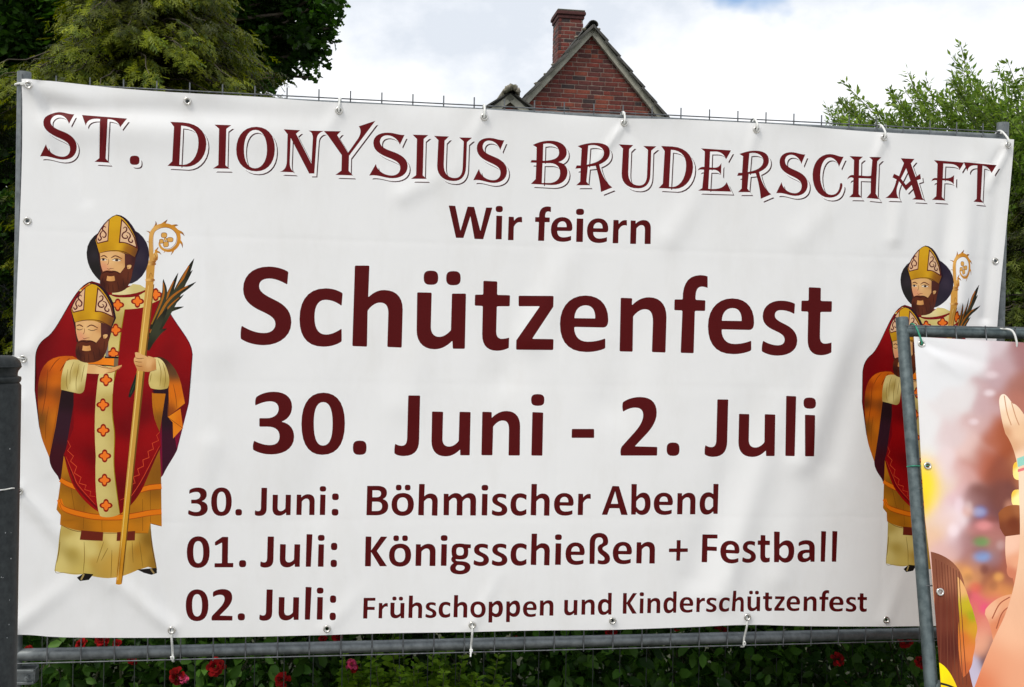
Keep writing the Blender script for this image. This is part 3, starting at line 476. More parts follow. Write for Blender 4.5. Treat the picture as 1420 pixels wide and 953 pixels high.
# stole
lay('V', "M415,440 L520,445 L590,425 L592,405 L655,418 L655,462 L620,478 L580,497 C550,505 510,508 487,508 L470,620 C465,700 450,760 440,820 L430,960 C440,1040 445,1150 440,1250 C445,1300 460,1400 468,1470 C440,1487 400,1490 375,1480 C355,1440 350,1300 355,1200 C345,1050 350,950 365,830 L400,700 L430,560",
    [(450, 470, CRE), (540, 470, (222, 204, 132)), (460, 560, CRE2), (440, 700, CRE), (400, 850, (220, 202, 130)), (420, 950, CRE2), (370, 1000, CRE), (390, 1130, (222, 204, 132)), (430, 1120, CRE2), (380, 1250, CRE), (430, 1350, CRE2), (400, 1370, (222, 204, 132)), (440, 1450, CRE2), (380, 1460, CRE), (640, 440, CRE)])
for p in ('433,905 432,1000 443,1100 440,1240 455,1380 467,1468', '488,508 470,620 455,760 438,850'): line('V', p, 4, (150, 130, 20))
def cross(x, y, r=31):
    for k, (m, col) in enumerate(((1.0, (140, 26, 14)), (.74, (238, 118, 34)))):
        a = np.linspace(0, 2*math.pi, 40, endpoint=False)
        rr = r*(.62+.38*np.abs(np.cos(2*a))**1.2)*m if k == 0 else r*(.60+.40*np.abs(np.cos(2*a))**1.5)*m-1
        lay('V', np.c_[x+rr*np.cos(a), y+rr*np.sin(a)], col)
for q in ((548, 470), (634, 438), (455, 487), (446, 605), (435, 716), (402, 840), (388, 957), (390, 1077), (397, 1197), (396, 1311), (403, 1430)): cross(*q)
# collar
lay('V', "M430,425 C480,420 510,405 525,388 L560,392 L592,412 C550,435 480,445 428,437", [(460, 430, (224, 208, 150)), (560, 405, (206, 188, 120))])
line('V', '410,432 450,446 520,446 560,434 594,412', 9, (120, 8, 14))
# palm leaves
for (bx, by), (mx_, my_), (tx, ty), wd, gold in (((605, 640), (672, 500), (740, 335), 34, 1), ((610, 600), (672, 450), (670, 365), 26, 1), ((600, 690), (735, 430), (815, 268), 40, 1),
        ((640, 560), (740, 420), (808, 322), 26, 0), ((600, 690), (690, 480), (825, 378), 32, 1), ((610, 640), (690, 510), (767, 438), 22, 1), ((620, 600), (690, 520), (767, 495), 20, 0), ((600, 690), (650, 620), (686, 598), 18, 0), ((597, 700), (640, 590), (690, 500), 34, 0)):
    c = smooth_line([(bx, by), (mx_, my_), (tx, ty)], 8)
    wv = wd*np.sin(np.linspace(.35, math.pi, len(c)))**.8+1
    lay('V', stroke(c, wv), [(bx, by, (34, 36, 22)), (tx, ty, (28, 26, 18)), (mx_, my_, (56, 58, 40))])
    if gold: lay('V', stroke(c[1:-2]+np.array([-wd*.14, -wd*.1]), wv[1:-2]*.35), [(bx, by, (150, 100, 24)), (tx, ty, (166, 96, 26))])
line('V', '560,790 540,850 512,922', 22, (24, 34, 26)); line('V', '548,830 518,905', 6, (50, 72, 44), k=1)
# staff
lay('V', "M590,290 L630,290 L624,380 L588,720 L572,900 L478,1798 C470,1803 458,1803 450,1798 L538,900 L553,720 L586,400",
    [(600, 400, (200, 146, 66)), (570, 720, (206, 158, 70)), (545, 900, (190, 140, 54)), (520, 1200, (200, 150, 66)), (490, 1500, (206, 150, 40)), (460, 1780, (196, 132, 30))])
line('V', '625,390 588,722 570,905 477,1792', 8, (112, 74, 20), k=1); line('V', '600,395 562,722 546,905 458,1780', 5, (232, 196, 110), k=1)
for y in (535, 560, 722): lay('R', "D%d,%d,%d,%d" % (218 if y < 600 else 208, y, 50, 14), [(180, y, (226, 176, 100)), (250, y, (150, 92, 30))])
line('R', '175,545 268,548', 4, (130, 74, 30), k=1); line('R', '160,735 255,738', 4, (130, 74, 30), k=1); line('R', '195,700 215,650 235,690', 5, (140, 84, 30))
HK = np.array([(222, 530), (216, 420), (214, 300), (228, 235), (275, 185), (350, 165), (420, 180), (478, 225), (500, 290), (487, 360), (440, 410), (385, 424), (328, 402), (302, 355), (318, 318)], float)
fl = lambda x, y, x2, y2, w_: lay('R', stroke(smooth_line([(x, y), ((x+x2)/2+w_*.3, (y+y2)/2-w_*.2), (x2, y2)], 4), np.interp(np.linspace(0, 1, 9), [0, 1], [w_, 2])), [(x, y, (206, 140, 40)), (x2, y2, (120, 70, 30))])
for q in ((250, 200, 262, 122, 34), (320, 170, 382, 106, 38), (420, 180, 492, 165, 36), (480, 225, 556, 275, 38), (498, 320, 538, 396, 36), (440, 408, 418, 470, 32), (360, 420, 345, 446, 20), (215, 260, 168, 222, 26), (205, 350, 172, 330, 18), (255, 430, 320, 462, 30), (260, 430, 290, 384, 22)): fl(*q)
c = smooth_line(HK, 5); lay('R', stroke(c, np.interp(np.linspace(0, 1, len(c)), [0, .4, .7, 1], [44, 40, 34, 16])), [(225, 400, (206, 156, 84)), (250, 210, (220, 168, 90)), (380, 170, (196, 130, 34)), (490, 260, (206, 140, 44)), (440, 400, (190, 124, 34)), (310, 360, (210, 150, 60))])
line('R', '240,440 242,260 290,205 360,187 425,205 470,250 478,300 462,355 420,395 375,402 340,385', 5, (120, 72, 24)); line('R', '200,500 196,300', 4, (130, 80, 30), k=1)
lay('R', "D262,485,26,42", [(255, 470, (220, 168, 90)), (275, 510, (160, 100, 36))]); line('R', '250,455 268,490 262,520', 5, (120, 70, 24))
for q in ("D348,266,32,28", "D410,312,34,26", "D368,358,30,30", "D322,328,24,24"): lay('R', q, (124, 74, 26))
for q in ("D348,266,27,23", "D410,312,29,21", "D368,358,25,25", "D322,328,19,19"): lay('R', q, (212, 158, 78))
lay('R', "D363,308,16,16", (124, 74, 26)); lay('R', "D363,308,11,11", (226, 180, 100))
# heads
def head(tf, closed):
    H = lambda d, col: lay('P', d, col, tf)
    Ln = lambda p, w_, col, k=5: line('P', p, w_, col, tf, k)
    H("M250,340 C290,220 390,85 490,60 C590,62 670,180 712,270 L745,440 L700,545 L690,600 L300,560 L262,380", (34, 14, 30))
    H("M560,480 L702,520 C700,600 670,690 640,760 L560,800 L500,700 L570,640", [(620, 560, (84, 40, 34)), (680, 560, (60, 26, 26)), (600, 700, HAIR)])
    H("M292,485 L345,485 L312,560 L345,700 L318,700 L305,600", (66, 26, 22))
    H("M305,480 C400,455 500,455 580,495 L582,640 L525,715 L345,700 C320,640 308,580 312,540", [(330, 500, SKIN), (420, 560, (230, 184, 124)), (560, 560, (204, 146, 90)), (520, 640, SKIN), (340, 640, (220, 150, 110)), (500, 500, SKIN)])
    H("M605,625 C620,612 650,612 655,622 C655,645 640,665 612,664", SKIN); H("M610,640 L632,640 L620,658", SKIN2)
    H("M330,700 C350,675 400,672 430,680 C470,672 510,690 540,712 L575,650 L610,660 L665,660 C668,740 640,830 590,885 C520,935 390,940 330,885 C300,835 300,760 330,700",
      [(350, 720, (96, 42, 22)), (420, 700, (90, 38, 20)), (330, 830, (60, 24, 18)), (450, 850, (98, 46, 24)), (600, 720, (100, 46, 26)), (560, 860, (70, 30, 18)), (500, 800, (84, 36, 20))])
    H("M388,737 C420,745 440,745 465,735 L476,788 C440,800 410,798 380,788", [(400, 760, (222, 160, 96)), (460, 770, (206, 146, 84))])
    for p in ('350,800 370,900', '400,830 410,915', '450,830 455,920', '500,800 520,895', '560,760 575,860', '620,690 615,790', '345,740 330,820'): Ln(p, 6, (52, 20, 14))
    Ln('330,712 380,690 430,700 480,688 530,722', 10, (50, 18, 14))
    Ln('318,526 352,514 390,536', 12, (90, 36, 22)); Ln('428,540 480,516 550,548', 12, (90, 36, 22))
    if closed: Ln('318,556 350,568 388,556', 7, INK); Ln('440,560 490,575 545,558', 7, INK)
    else:
        H("M316,560 C335,545 365,545 385,560 C360,574 335,574 316,560", (236, 222, 200)); H("M440,565 C470,546 510,548 540,568 C510,580 470,580 440,565", (236, 222, 200))
        H("D345,558,14,11", INK); H("D492,563,18,12", INK)
        Ln('314,556 345,544 388,560', 6, INK); Ln('438,562 490,545 543,568', 6, INK)
    Ln('402,550 404,580 396,608 386,614', 6, (130, 66, 36)); Ln('384,652 405,664 425,656 460,654', 6, (110, 44, 30))
    H("M258,340 C298,225 395,100 480,70 C565,75 640,185 690,300 L724,440 C715,475 700,510 690,531 C560,458 420,452 300,486 L270,385",
      [(300, 420, GOLD), (460, 150, (212, 160, 24)), (470, 350, (206, 152, 20)), (340, 440, (176, 124, 18)), (500, 420, (222, 168, 30)), (620, 460, GOLD2), (700, 480, (104, 60, 28)), (440, 420, (190, 138, 16))])
    H("M412,103 L398,356 L282,383 C262,352 258,330 270,295 C310,215 360,148 412,103", (84, 18, 26)); H("M402,124 L388,346 L286,371 C268,350 268,332 279,300 C315,226 356,168 402,124", (224, 180, 140))
    H("M540,103 C605,160 660,250 692,318 L722,438 L640,398 C590,372 550,372 514,372", (84, 18, 26)); H("M550,130 C605,180 650,255 681,322 L704,415 L640,385 C600,366 560,362 528,360", (224, 184, 144))
    for p in ('372,205 356,190 338,205 335,228 356,250 374,275 366,305 345,312 335,296', '338,238 316,262 308,292 322,322 305,345 288,335 288,318',
              '560,214 585,198 602,216 592,246 566,262 550,290 566,318 598,322 612,306 596,290', '600,256 632,272 640,304 622,334 630,360 656,368 668,350 656,338'):
        Ln(p, 15, (84, 16, 26))
    Ln('270,383 340,360 398,356', 6, (84, 18, 26)); Ln('514,372 600,376 722,438', 6, (84, 18, 26)); Ln('300,486 420,462 560,468 690,531', 8, (70, 24, 20))
lay('P', "M160,480 C160,330 290,230 430,205 L600,205 C750,230 852,360 850,510 C850,690 730,830 600,830 L300,785 C210,700 160,600 160,480",
    [(175, 480, (20, 16, 14)), (230, 500, (50, 42, 48)), (290, 400, (30, 24, 26)), (250, 640, (30, 26, 24)), (840, 500, (26, 18, 40)), (770, 520, (54, 44, 58)), (740, 380, (36, 26, 44)), (760, 700, (34, 28, 44)), (680, 760, (46, 40, 50))])
head(None, False)
lay('V', "M270,420 L320,385 L335,392 L285,425", (224, 196, 110)); lay('V', "M280,412 L318,388 L328,392 L286,418", (230, 110, 30))
k2 = 7.942/6.807
def tf2(P):      # the second, carried head: the same drawing, smaller, lower left
    x3 = 405+.871*(P[:, 0]-260); y3 = 330+.871*(P[:, 1]-340)
    return np.c_[(40+x3/6.807-100)*7.942, (380+y3/6.807-290)*7.942]
# book and hands
lay('V', "M315,733 L440,737 L438,776 L315,768", [(330, 750, (226, 120, 20)), (430, 760, (240, 130, 24))]); lay('V', "M395,728 L460,731 L460,739 L395,738", (20, 18, 20))
lay('V', "M440,738 L460,739 L457,778 L438,776", (120, 100, 70)); line('V', '315,768 400,772 458,778', 5, (20, 18, 20)); lay('V', "M398,655 L412,655 L412,732 L400,732", (130, 124, 120))
lay('V', "M300,765 C340,762 380,770 410,780 C440,782 465,772 476,769 C480,780 455,796 430,806 C400,815 340,812 300,808", [(320, 785, SKIN), (440, 795, (214, 156, 96)), (380, 800, (232, 190, 128))])
line('V', '350,770 390,782 430,786', 3, (130, 70, 30)); line('V', '400,808 440,800 474,778', 3, (130, 70, 30)); line('V', '305,766 360,768 410,781', 3, (110, 60, 30))
lay('V', "M215,752 C240,738 280,742 318,762 L302,875 C300,900 285,907 268,903 L190,886 C186,830 198,780 215,752", [(220, 780, (220, 200, 130)), (200, 860, CRE2), (260, 800, CRE2), (250, 870, (222, 206, 136)), (300, 800, (226, 210, 144)), (280, 890, (170, 148, 80))])
for p in ('250,755 235,800 232,860', '275,765 262,840 262,890', '222,790 215,850 222,885', '300,770 285,850'): line('V', p, 3, (140, 114, 50))
head(tf2, True)
lay('V', "M625,735 C660,728 680,760 692,800 C705,840 698,872 690,880 C660,890 630,885 612,878 C598,860 600,835 610,800", [(650, 760, (224, 206, 140)), (630, 860, (206, 184, 110)), (680, 850, CRE2), (690, 800, (196, 170, 100))])
for p in ('645,745 660,800 655,870', '668,760 682,820 676,875', '615,810 608,850'): line('V', p, 3, (140, 112, 50))
lay('V', "M537,712 C548,706 560,714 572,722 L590,727 C610,728 628,736 636,742 L638,790 C610,806 585,804 565,796 L552,800 L535,762 C530,745 532,735 540,732", [(545, 720, SKIN), (600, 760, (226, 176, 116)), (570, 790, (196, 136, 76)), (630, 780, SKIN2)])
for p in ('538,735 556,740 580,738', '536,752 555,756 572,756', '542,772 558,776 572,776', '590,727 600,732'): line('V', p, 3, (130, 74, 36))
line('V', '598,804 640,792', 3, (110, 60, 30), k=1)
# outline of the whole figure
line('V', '192,1540 184,1620 161,1738 200,1748 290,1752', 2.5, (130, 108, 50)); line('V', '612,1540 621,1640 640,1733', 3, (80, 60, 40))
def second(P):
    """the same figure printed smaller-looking at the far right, where the sheet turns away"""
    x = np.interp(P[:, 0], [45, 50, 120, 163, 207, 256, 275], [1193, 1197, 1249.5, 1285, 1322, 1347.5, 1364])
    y = 340+(P[:, 1]-297)*.8915
    return np.c_[x+10*np.clip((P[:, 1]-640)/150, 0, 1.1), y]
# ------------------------------------------------------------------ sheets with flat print
def inside(P, poly):
    x, y = P[:, 0], P[:, 1]; r = np.zeros(len(P), bool); n = len(poly)
    for i in range(n):
        x1, y1 = poly[i-1]; x2, y2 = poly[i]
        if y1 == y2: continue
        m = (y1 > y) != (y2 > y)
        if m.any(): r[m] ^= x[m] < (x2-x1)*(y[m]-y1)/(y2-y1)+x1
    return r
def blend(col, P):
    """colour of one printed shape at the points P"""
    if not isinstance(col, list):
        return np.tile(lin(col), (len(P), 1))
    q = np.array([c[:2] for c in col]); c = np.array([lin(c[2]) for c in col])
    d = ((P[:, None]-q[None])**2).sum(2)+max(6.0, (np.ptp(q[:, 0])*np.ptp(q[:, 1]))/max(len(q), 1)*.16)
    w_ = d**-1.7; return (w_[:, :, None]*c[None]).sum(1)/w_.sum(1)[:, None]
def sheet(name, plane, outline_px, holes, layers, grids, depth, base, parent, mat):
    """one cloth mesh: cut along every printed outline, so the print is part of the surface"""
    conts = [outline_px]+holes
    for outs, cnts, col in layers: conts += outs+cnts
    V = []; E_ = []
    for c in conts:
        uv = plane.from_px(c); b = len(V)
        V += [Vector(p) for p in uv]; E_ += [(b+i, b+(i+1) % len(uv)) for i in range(len(uv))]
    ouv = plane.from_px(outline_px)
    for (x0, y0, x1, y1), st in grids:
        q = plane.from_px([(x0, y0), (x1, y0), (x1, y1), (x0, y1)])
        a0, a1, b0, b1 = q[:, 0].min(), q[:, 0].max(), q[:, 1].min(), q[:, 1].max()
        gx, gy = np.meshgrid(np.arange(a0, a1, st), np.arange(b0, b1, st))
        gx = gx + (np.arange(gx.shape[0]) % 2)[:, None]*st*.5
        g = np.c_[gx.ravel(), gy.ravel()]; g = g[inside(g, ouv)]
        V += [Vector(p) for p in g]
    vs, es, fs, *_ = delaunay_2d_cdt(V, E_, [], 0, 1e-6, False)
    uv = np.array([(p[0], p[1]) for p in vs]); T = np.array([f for f in fs if len(f) == 3])
    cen = uv[T].mean(1)
    keep = inside(cen, ouv)
    for h in holes: keep &= ~inside(cen, plane.from_px(h))
    T = T[keep]; cen = cen[keep]
    lay_ = np.full(len(T), -1)
    for k, (outs, cnts, col) in enumerate(layers):
        ins = np.zeros(len(T), bool)
        for c in outs:
            q = plane.from_px(c); lo, hi = q.min(0), q.max(0)
            m = np.flatnonzero(((cen > lo) & (cen < hi)).all(1))
            if len(m): ins[m] |= inside(cen[m], q)
        for c in cnts:
            q = plane.from_px(c); m = np.flatnonzero(ins)
            if len(m): ins[m] &= ~inside(cen[m], q)
        lay_[ins] = k
    h = depth(uv); e = 1e-3
    gu = (depth(uv+[e, 0])-depth(uv-[e, 0]))/(2*e); gv = (depth(uv+[0, e])-depth(uv-[0, e]))/(2*e)
    N = plane.n[None]-gu[:, None]*plane.a[None]-gv[:, None]*plane.b[None]; N /= np.linalg.norm(N, axis=1)[:, None]
    W = plane.world(uv, h)
    a, b, c = W[T[:, 0]], W[T[:, 1]], W[T[:, 2]]
    fl_ = (np.cross(b-a, c-a)@plane.n) < 0; T[fl_] = T[fl_][:, ::-1]
    px = (W-EYE); dd = px@FW; PX = np.c_[CX+F*(px@RT)/dd, CY-F*(px@UP)/dd]
    col = np.zeros((len(T)*3, 4)); col[:, 3] = 1
    cpx = PX[T.ravel()]; lc = np.repeat(lay_, 3)
    m = lc < 0; col[m, :3] = base(cpx[m])
    for k, (_, _, cc) in enumerate(layers):
        m = lc == k
        if m.any(): col[m, :3] = cc(cpx[m]) if callable(cc) else blend(cc, cpx[m])
    me = bpy.data.meshes.new(name); me.from_pydata(W.tolist(), [], T.tolist())
    at_ = me.color_attributes.new('Col', 'FLOAT_COLOR', 'CORNER'); at_.data.foreach_set('color', col.ravel())
    me.polygons.foreach_set('use_smooth', [True]*len(me.polygons))
    me.normals_split_custom_set_from_vertices(N.tolist()); me.update()
    print(name, len(T), 'triangles')
    return link(name, me, mat, parent)
def ridges(plane, feats):
    """folds: (x0,y0,x1,y1, height, width px) in photo pixels -> height over the plane"""
    R_ = []
    for x0, y0, x1, y1, hgt, wd in feats:
        p, q = plane.from_px([(x0, y0), (x1, y1)]); wpx = wd*np.linalg.norm(q-p)/math.hypot(x1-x0, y1-y0)
        R_.append((p, q-p, hgt*1.6, wpx))
    def f(uv):
        h = np.zeros(len(uv))
        for p, d, hgt, wd in R_:
            L2 = d@d; t = ((uv-p)@d)/L2; tc_ = np.clip(t, 0, 1)
            dist = np.linalg.norm(uv-p-tc_[:, None]*d, axis=1)
            h += hgt*np.exp(-(dist/wd)**2)*(1-.75*tc_)
        return h
    return f

# construction fence plane and the sheet 45 mm in front of it
YAW = 0.1491
FA = np.array([math.cos(YAW), math.sin(YAW), 0]); FN = np.array([math.sin(YAW), -math.cos(YAW), 0]); Z3 = np.array([0, 0, 1.0])
FO = np.array([-1.532, 3.369, 1.6-1.0216])       # centre of the lower tube at the left post
PB = Plane(FO+FN*.046, FA, Z3)
edge = [(30.5, 110), (47, 110.5), (100, 115), (169, 122), (255, 128.5), (358, 133), (420, 138), (480, 142), (575, 146), (673, 151.5), (770, 158), (865, 164), (945, 166), (1050, 171), (1109, 175), (1170, 180), (1224, 184), (1320, 189), (1406.5, 193.4),
        (1402, 255), (1396.5, 320), (1389, 400), (1384, 457), (1374, 600), (1345, 866),
        (1278, 867.2), (1180, 868), (1109, 867.5), (1034, 866), (950, 869.8), (850, 873), (745, 874), (653, 876), (560, 877.5), (480, 879.2), (360, 882), (240, 883.6), (150, 883.6), (81, 882.7), (44, 880), (15, 879),
        (16, 780), (20, 680), (19.6, 600), (21.3, 480), (23, 430), (27.5, 306), (30.4, 200)]
GROM = [(41, 119), (259.6, 140), (470, 153), (671.5, 162.6), (865.5, 170.7), (1048, 180.5), (1224, 191.7), (1396, 202), (38, 306.6), (33, 497.6), (29, 680), (19.5, 870.5),
        (1382.7, 362), (1367, 530), (1358, 700), (1334, 853), (239, 872.6), (453.6, 871), (654.6, 866), (848.6, 860), (1034.7, 854.7), (1226, 858)]
def grom_r(x): return 4.9-1.0*x/1400
feats = [(44, 120, 72, 205, .007, 8), (52, 118, 118, 275, -.008, 12), (42, 119, 150, 150, .005, 14), (70, 150, 440, 160, -.008, 16), (75, 175, 400, 190, .006, 26), (259, 142, 300, 190, .003, 12),
         (28, 682, 150, 812, .009, 13), (30, 690, 120, 850, -.006, 16), (239, 870, 140, 785, .007, 11), (239, 870, 215, 780, -.004, 12), (24, 560, 66, 650, .009, 14), (33, 500, 60, 560, -.006, 10), (33, 498, 80, 430, .004, 12),
         (20, 868, 110, 800, .005, 14), (865, 173, 822, 232, .005, 6), (866, 173, 905, 225, -.0035, 10), (1224, 193, 1204, 246, .005, 7), (1396, 204, 1372, 262, .007, 6), (1390, 210, 1362, 250, -.004, 6),
         (1048, 182, 1035, 230, .0035, 8), (671, 164, 640, 215, .0035, 10), (470, 155, 440, 200, .003, 10), (1110, 640, 1196, 400, .007, 20), (1150, 640, 1225, 380, -.005, 20), (1000, 822, 1085, 560, .008, 20), (960, 800, 1040, 560, -.005, 22),
         (1080, 800, 1120, 640, .004, 22), (735, 470, 800, 330, .006, 24), (700, 520, 760, 340, -.004, 26), (560, 560, 600, 420, .003, 26), (1330, 420, 1348, 230, .012, 16), (1305, 420, 1318, 250, -.008, 13), (1368, 440, 1385, 260, -.006, 9),
         (1240, 330, 1252, 240, .004, 12), (1034, 856, 1010, 800, .004, 8), (848, 862, 830, 800, .003, 9), (654, 868, 690, 800, .003, 9), (453, 872, 500, 820, .003, 12), (1226, 860, 1250, 790, .003, 12),
         (300, 480, 250, 300, .005, 34), (430, 700, 500, 520, -.004, 40), (930, 330, 1000, 220, .004, 18), (560, 270, 640, 230, .004, 14), (1110, 330, 1180, 260, .003, 18), (850, 560, 900, 420, -.004, 30), (290, 620, 262, 740, .004, 20)]
rb = ridges(PB, feats)
def banner_depth(uv):
    u, v = uv[:, 0], uv[:, 1]
    h = rb(uv)
    h += .0045*np.sin(u*2.3+1.1*v+.5)+.0028*np.sin(4.1*u-1.7*v+1)*np.sin(1.9*v+.3)+.0012*np.sin(9.7*u+3.1*v)*np.sin(5.3*v+2*u)
    h += .010*np.sin(1.15*u-.9)*np.exp(-((v-2.25)/.3)**2)+.007*np.sin(2.6*v+.6*u)
    h += .006*np.exp(-((1.80-v)/.05)**2)*np.cos(2*math.pi*u/.5)
    # fold lines left from when the sheet was packed
    for c_, m_ in ((.55, u), (1.12, u), (1.70, u), (2.28, u), (2.85, u), (.42, v), (.86, v), (1.32, v)): h -= .00035*np.exp(-((m_-c_)/.010)**2)
    return h
MAR, PAPER, WHITE = (96, 10, 18), (231, 231, 231), (238, 236, 236)
def maroon(P): return np.tile(lin((94, 8, 14)), (len(P), 1))
L_ = []
for P, c in SAINT: L_.append(([P], [], c))
for P, c in SAINT:
    c2 = [(*second(np.array([q[:2]]))[0], q[2]) for q in c] if isinstance(c, list) else c
    L_.append(([second(P)], [], c2))
def shift(cs, dx, dy): return [c+np.array([dx, dy]) for c in cs]
for o_, k_ in HEAD: L_.append((shift(o_, 4.3, 5.5), shift(k_, 4.3, 5.5), (60, 20, 26)))
for o_, k_ in HEAD: L_.append((shift(o_, 2.9, 4.1), shift(k_, 2.9, 4.1), WHITE))
for o_, k_ in HEAD: L_.append((o_, k_, (98, 12, 18)))
for t_ in TEXT: L_.append((t_[0], t_[1], (80, 6, 8)))
ban = thing('banner', 'large white banner with maroon lettering and a bishop at each end, tied to a fence', 'banner', tuple(FO+FN*.046))
circ = lambda x, y, r, n=14: np.c_[x+r*np.cos(np.linspace(0, 2*math.pi, n, endpoint=False)), y+r*np.sin(np.linspace(0, 2*math.pi, n, endpoint=False))]
outline = smooth_line(edge[:19], 4)
outline = np.vstack([outline, smooth_line(edge[18:25], 3)[1:], smooth_line(edge[24:41], 4)[1:], smooth_line(edge[40:]+[edge[0]], 3)[1:-1]])
sheet('sheet', PB, outline, [circ(x, y, grom_r(x)*.52) for x, y in GROM], L_,
      [((0, 90, 1415, 900), .013), ((48, 292, 274, 812), .0062), ((1194, 336, 1364, 800), .0062)], banner_depth,
      lambda P: np.tile(lin(PAPER), (len(P), 1)), ban, MAT['banner'])
def eyelet(name, r, parent, p, n, mesh=None):
    if mesh is None:
        prof = [(r*.50, -.0012), (r*.50, .0012), (r*.62, .0030), (r*.80, .0036), (r*.95, .0022), (r, .0002)]
        mesh = MB().lathe((0, 0, 0), prof, 20).mesh(name)
    o = bpy.data.objects.new(name, mesh); C.objects.link(o)
    if not mesh.materials: mesh.materials.append(MAT['nickel'])
    o.parent = parent; o.matrix_parent_inverse = Matrix.Translation(parent.location).inverted()
    o.location = p; o.rotation_euler = Vector(n).to_track_quat('Z', 'Y').to_euler(); return o
gm = None
for x, y in GROM:
    uv = PB.from_px([(x, y)]); hh = banner_depth(uv); o = eyelet('eyelet', .0125, ban, PB.world(uv, hh)[0]+PB.n*.0006, PB.n, gm); gm = o.data

# second fence: shorter, leaning back against the first one
PSI, LEAN = .06, .235
A2 = np.array([math.cos(PSI), math.sin(PSI), 0]); n2h = np.array([-math.sin(PSI), math.cos(PSI), 0])
U2 = Z3*math.cos(LEAN)+n2h*math.sin(LEAN)
T2 = at(1250.5, 441, 3.56)
PF2 = Plane(T2, A2, U2)
PP = Plane(T2+PF2.n*.03, A2, U2)
pe = [(1267, 467), (1300, 469), (1345, 471.5), (1393, 474), (1420, 475.5), (1560, 484), (1700, 492), (1700, 1300), (1330, 1300), (1306, 970), (1303, 920), (1297, 850), (1291.6, 790), (1283.4, 720), (1278, 648), (1273.4, 560)]
rp = ridges(PP, [(1275, 477, 1330, 520, .003, 7), (1275, 477, 1372, 506, -.003, 8), (1300, 500, 1400, 530, .003, 14), (1286, 646, 1310, 700, .003, 8), (1303, 821, 1330, 860, .003, 8)])
def poster_depth(uv): return rp(uv)+.003*np.sin(uv[:, 0]*7+uv[:, 1]*2)+.0015*np.sin(uv[:, 0]*3-uv[:, 1]*9)
BG = [(1270, 470, (222, 222, 224)), (1310, 520, (222, 222, 224)), (1350, 490, (222, 220, 222)), (1285, 600, (224, 222, 222)), (1330, 560, (220, 214, 214)), (1385, 480, (206, 190, 194)), (1415, 490, (160, 112, 112)), (1415, 530, (160, 100, 84)), (1395, 520, (190, 160, 164)),
      (1370, 560, (196, 164, 166)), (1400, 560, (176, 112, 96)), (1355, 590, (206, 172, 170)), (1345, 620, (222, 190, 184)), (1320, 600, (216, 196, 196)), (1310, 650, (226, 206, 206)), (1375, 600, (172, 96, 70)), (1400, 610, (156, 78, 46)), (1360, 640, (168, 88, 62)), (1340, 660, (206, 158, 152)),
      (1390, 650, (140, 74, 56)), (1365, 690, (112, 64, 56)), (1375, 720, (104, 62, 60)), (1350, 700, (150, 106, 102)), (1325, 690, (220, 186, 190)), (1320, 740, (214, 186, 192)), (1330, 720, (232, 214, 218)), (1340, 760, (160, 112, 112)), (1395, 690, (120, 70, 62)),
      (1360, 712, (120, 84, 92)), (1362, 730, (180, 110, 110)), (1366, 738, (190, 120, 112)), (1361, 751, (140, 110, 96)), (1362, 773, (150, 120, 130)), (1345, 790, (200, 130, 80)), (1335, 800, (206, 150, 100)), (1375, 800, (110, 56, 54)), (1390, 790, (160, 90, 70)), (1380, 815, (214, 140, 80)),
      (1360, 835, (216, 90, 110)), (1350, 850, (206, 110, 90)), (1370, 860, (214, 130, 110)), (1355, 890, (226, 160, 130)), (1375, 910, (90, 60, 66)), (1345, 935, (190, 180, 200)), (1290, 680, (230, 206, 160)), (1302, 670, (224, 200, 180)), (1290, 720, (226, 200, 176)),
      (1298, 740, (226, 186, 150)), (1310, 720, (226, 196, 190)), (1310, 760, (216, 176, 170)), (1420, 650, (176, 110, 76)), (1550, 560, (180, 110, 90)), (1550, 800, (150, 90, 70))]
def poster_base(P):
    P0 = P; P = P+np.c_[4*np.sin(P[:, 1]*.12+P[:, 0]*.09), 4*np.sin(P[:, 0]*.13-P[:, 1]*.08)]
    q = np.array([b[:2] for b in BG], float); c = np.array([lin(b[2]) for b in BG])
    d = ((P[:, None]-q[None])**2).sum(2); w_ = np.exp(-d/(2*11.5**2))+1e-5/(d+1); o = (w_[:, :, None]*c[None]).sum(1)/w_.sum(1)[:, None]
    for x, y, sx, sy, cc, st in BUMPS:
        k = (st*np.exp(-((P0[:, 0]-x)**2/sx**2+(P0[:, 1]-y)**2/sy**2)**1.6))[:, None]; o = o*(1-k)+lin(cc)[None]*k
    return o
_g = np.random.default_rng(4); BUMPS = []
PL = []
def pl(d, col): PL.append(([path(d, 0, 8)] if isinstance(d, str) else [np.asarray(d, float)], [], col))
def soft(cx, cy, rx, ry, c, bg):
    BUMPS.append((cx, cy, rx*.8, ry*.8, c, .62))
soft(1359, 710, 12, 10, (70, 130, 205), (122, 86, 96)); soft(1364, 729, 15, 9, (232, 150, 150), (186, 112, 110)); soft(1361, 751, 14, 9, (62, 165, 80), (166, 122, 104)); soft(1362, 772, 15, 10, (110, 165, 225), (160, 120, 124))
soft(1330, 700, 9, 14, (236, 214, 222), (214, 180, 186)); soft(1322, 735, 10, 12, (240, 222, 226), (216, 186, 190)); soft(1375, 520, 12, 7, (226, 208, 212), (204, 180, 186)); soft(1350, 585, 9, 6, (232, 214, 218), (200, 160, 160)); soft(1372, 545, 10, 6, (236, 222, 226), (196, 164, 166))
soft(1341, 795, 10, 12, (226, 160, 90), (190, 124, 80)); soft(1385, 800, 9, 8, (236, 170, 90), (170, 100, 72)); soft(1365, 790, 8, 9, (104, 50, 50), (140, 80, 74)); soft(1352, 815, 12, 10, (214, 90, 76), (196, 110, 84)); soft(1365, 845, 10, 10, (226, 70, 120), (206, 110, 100))
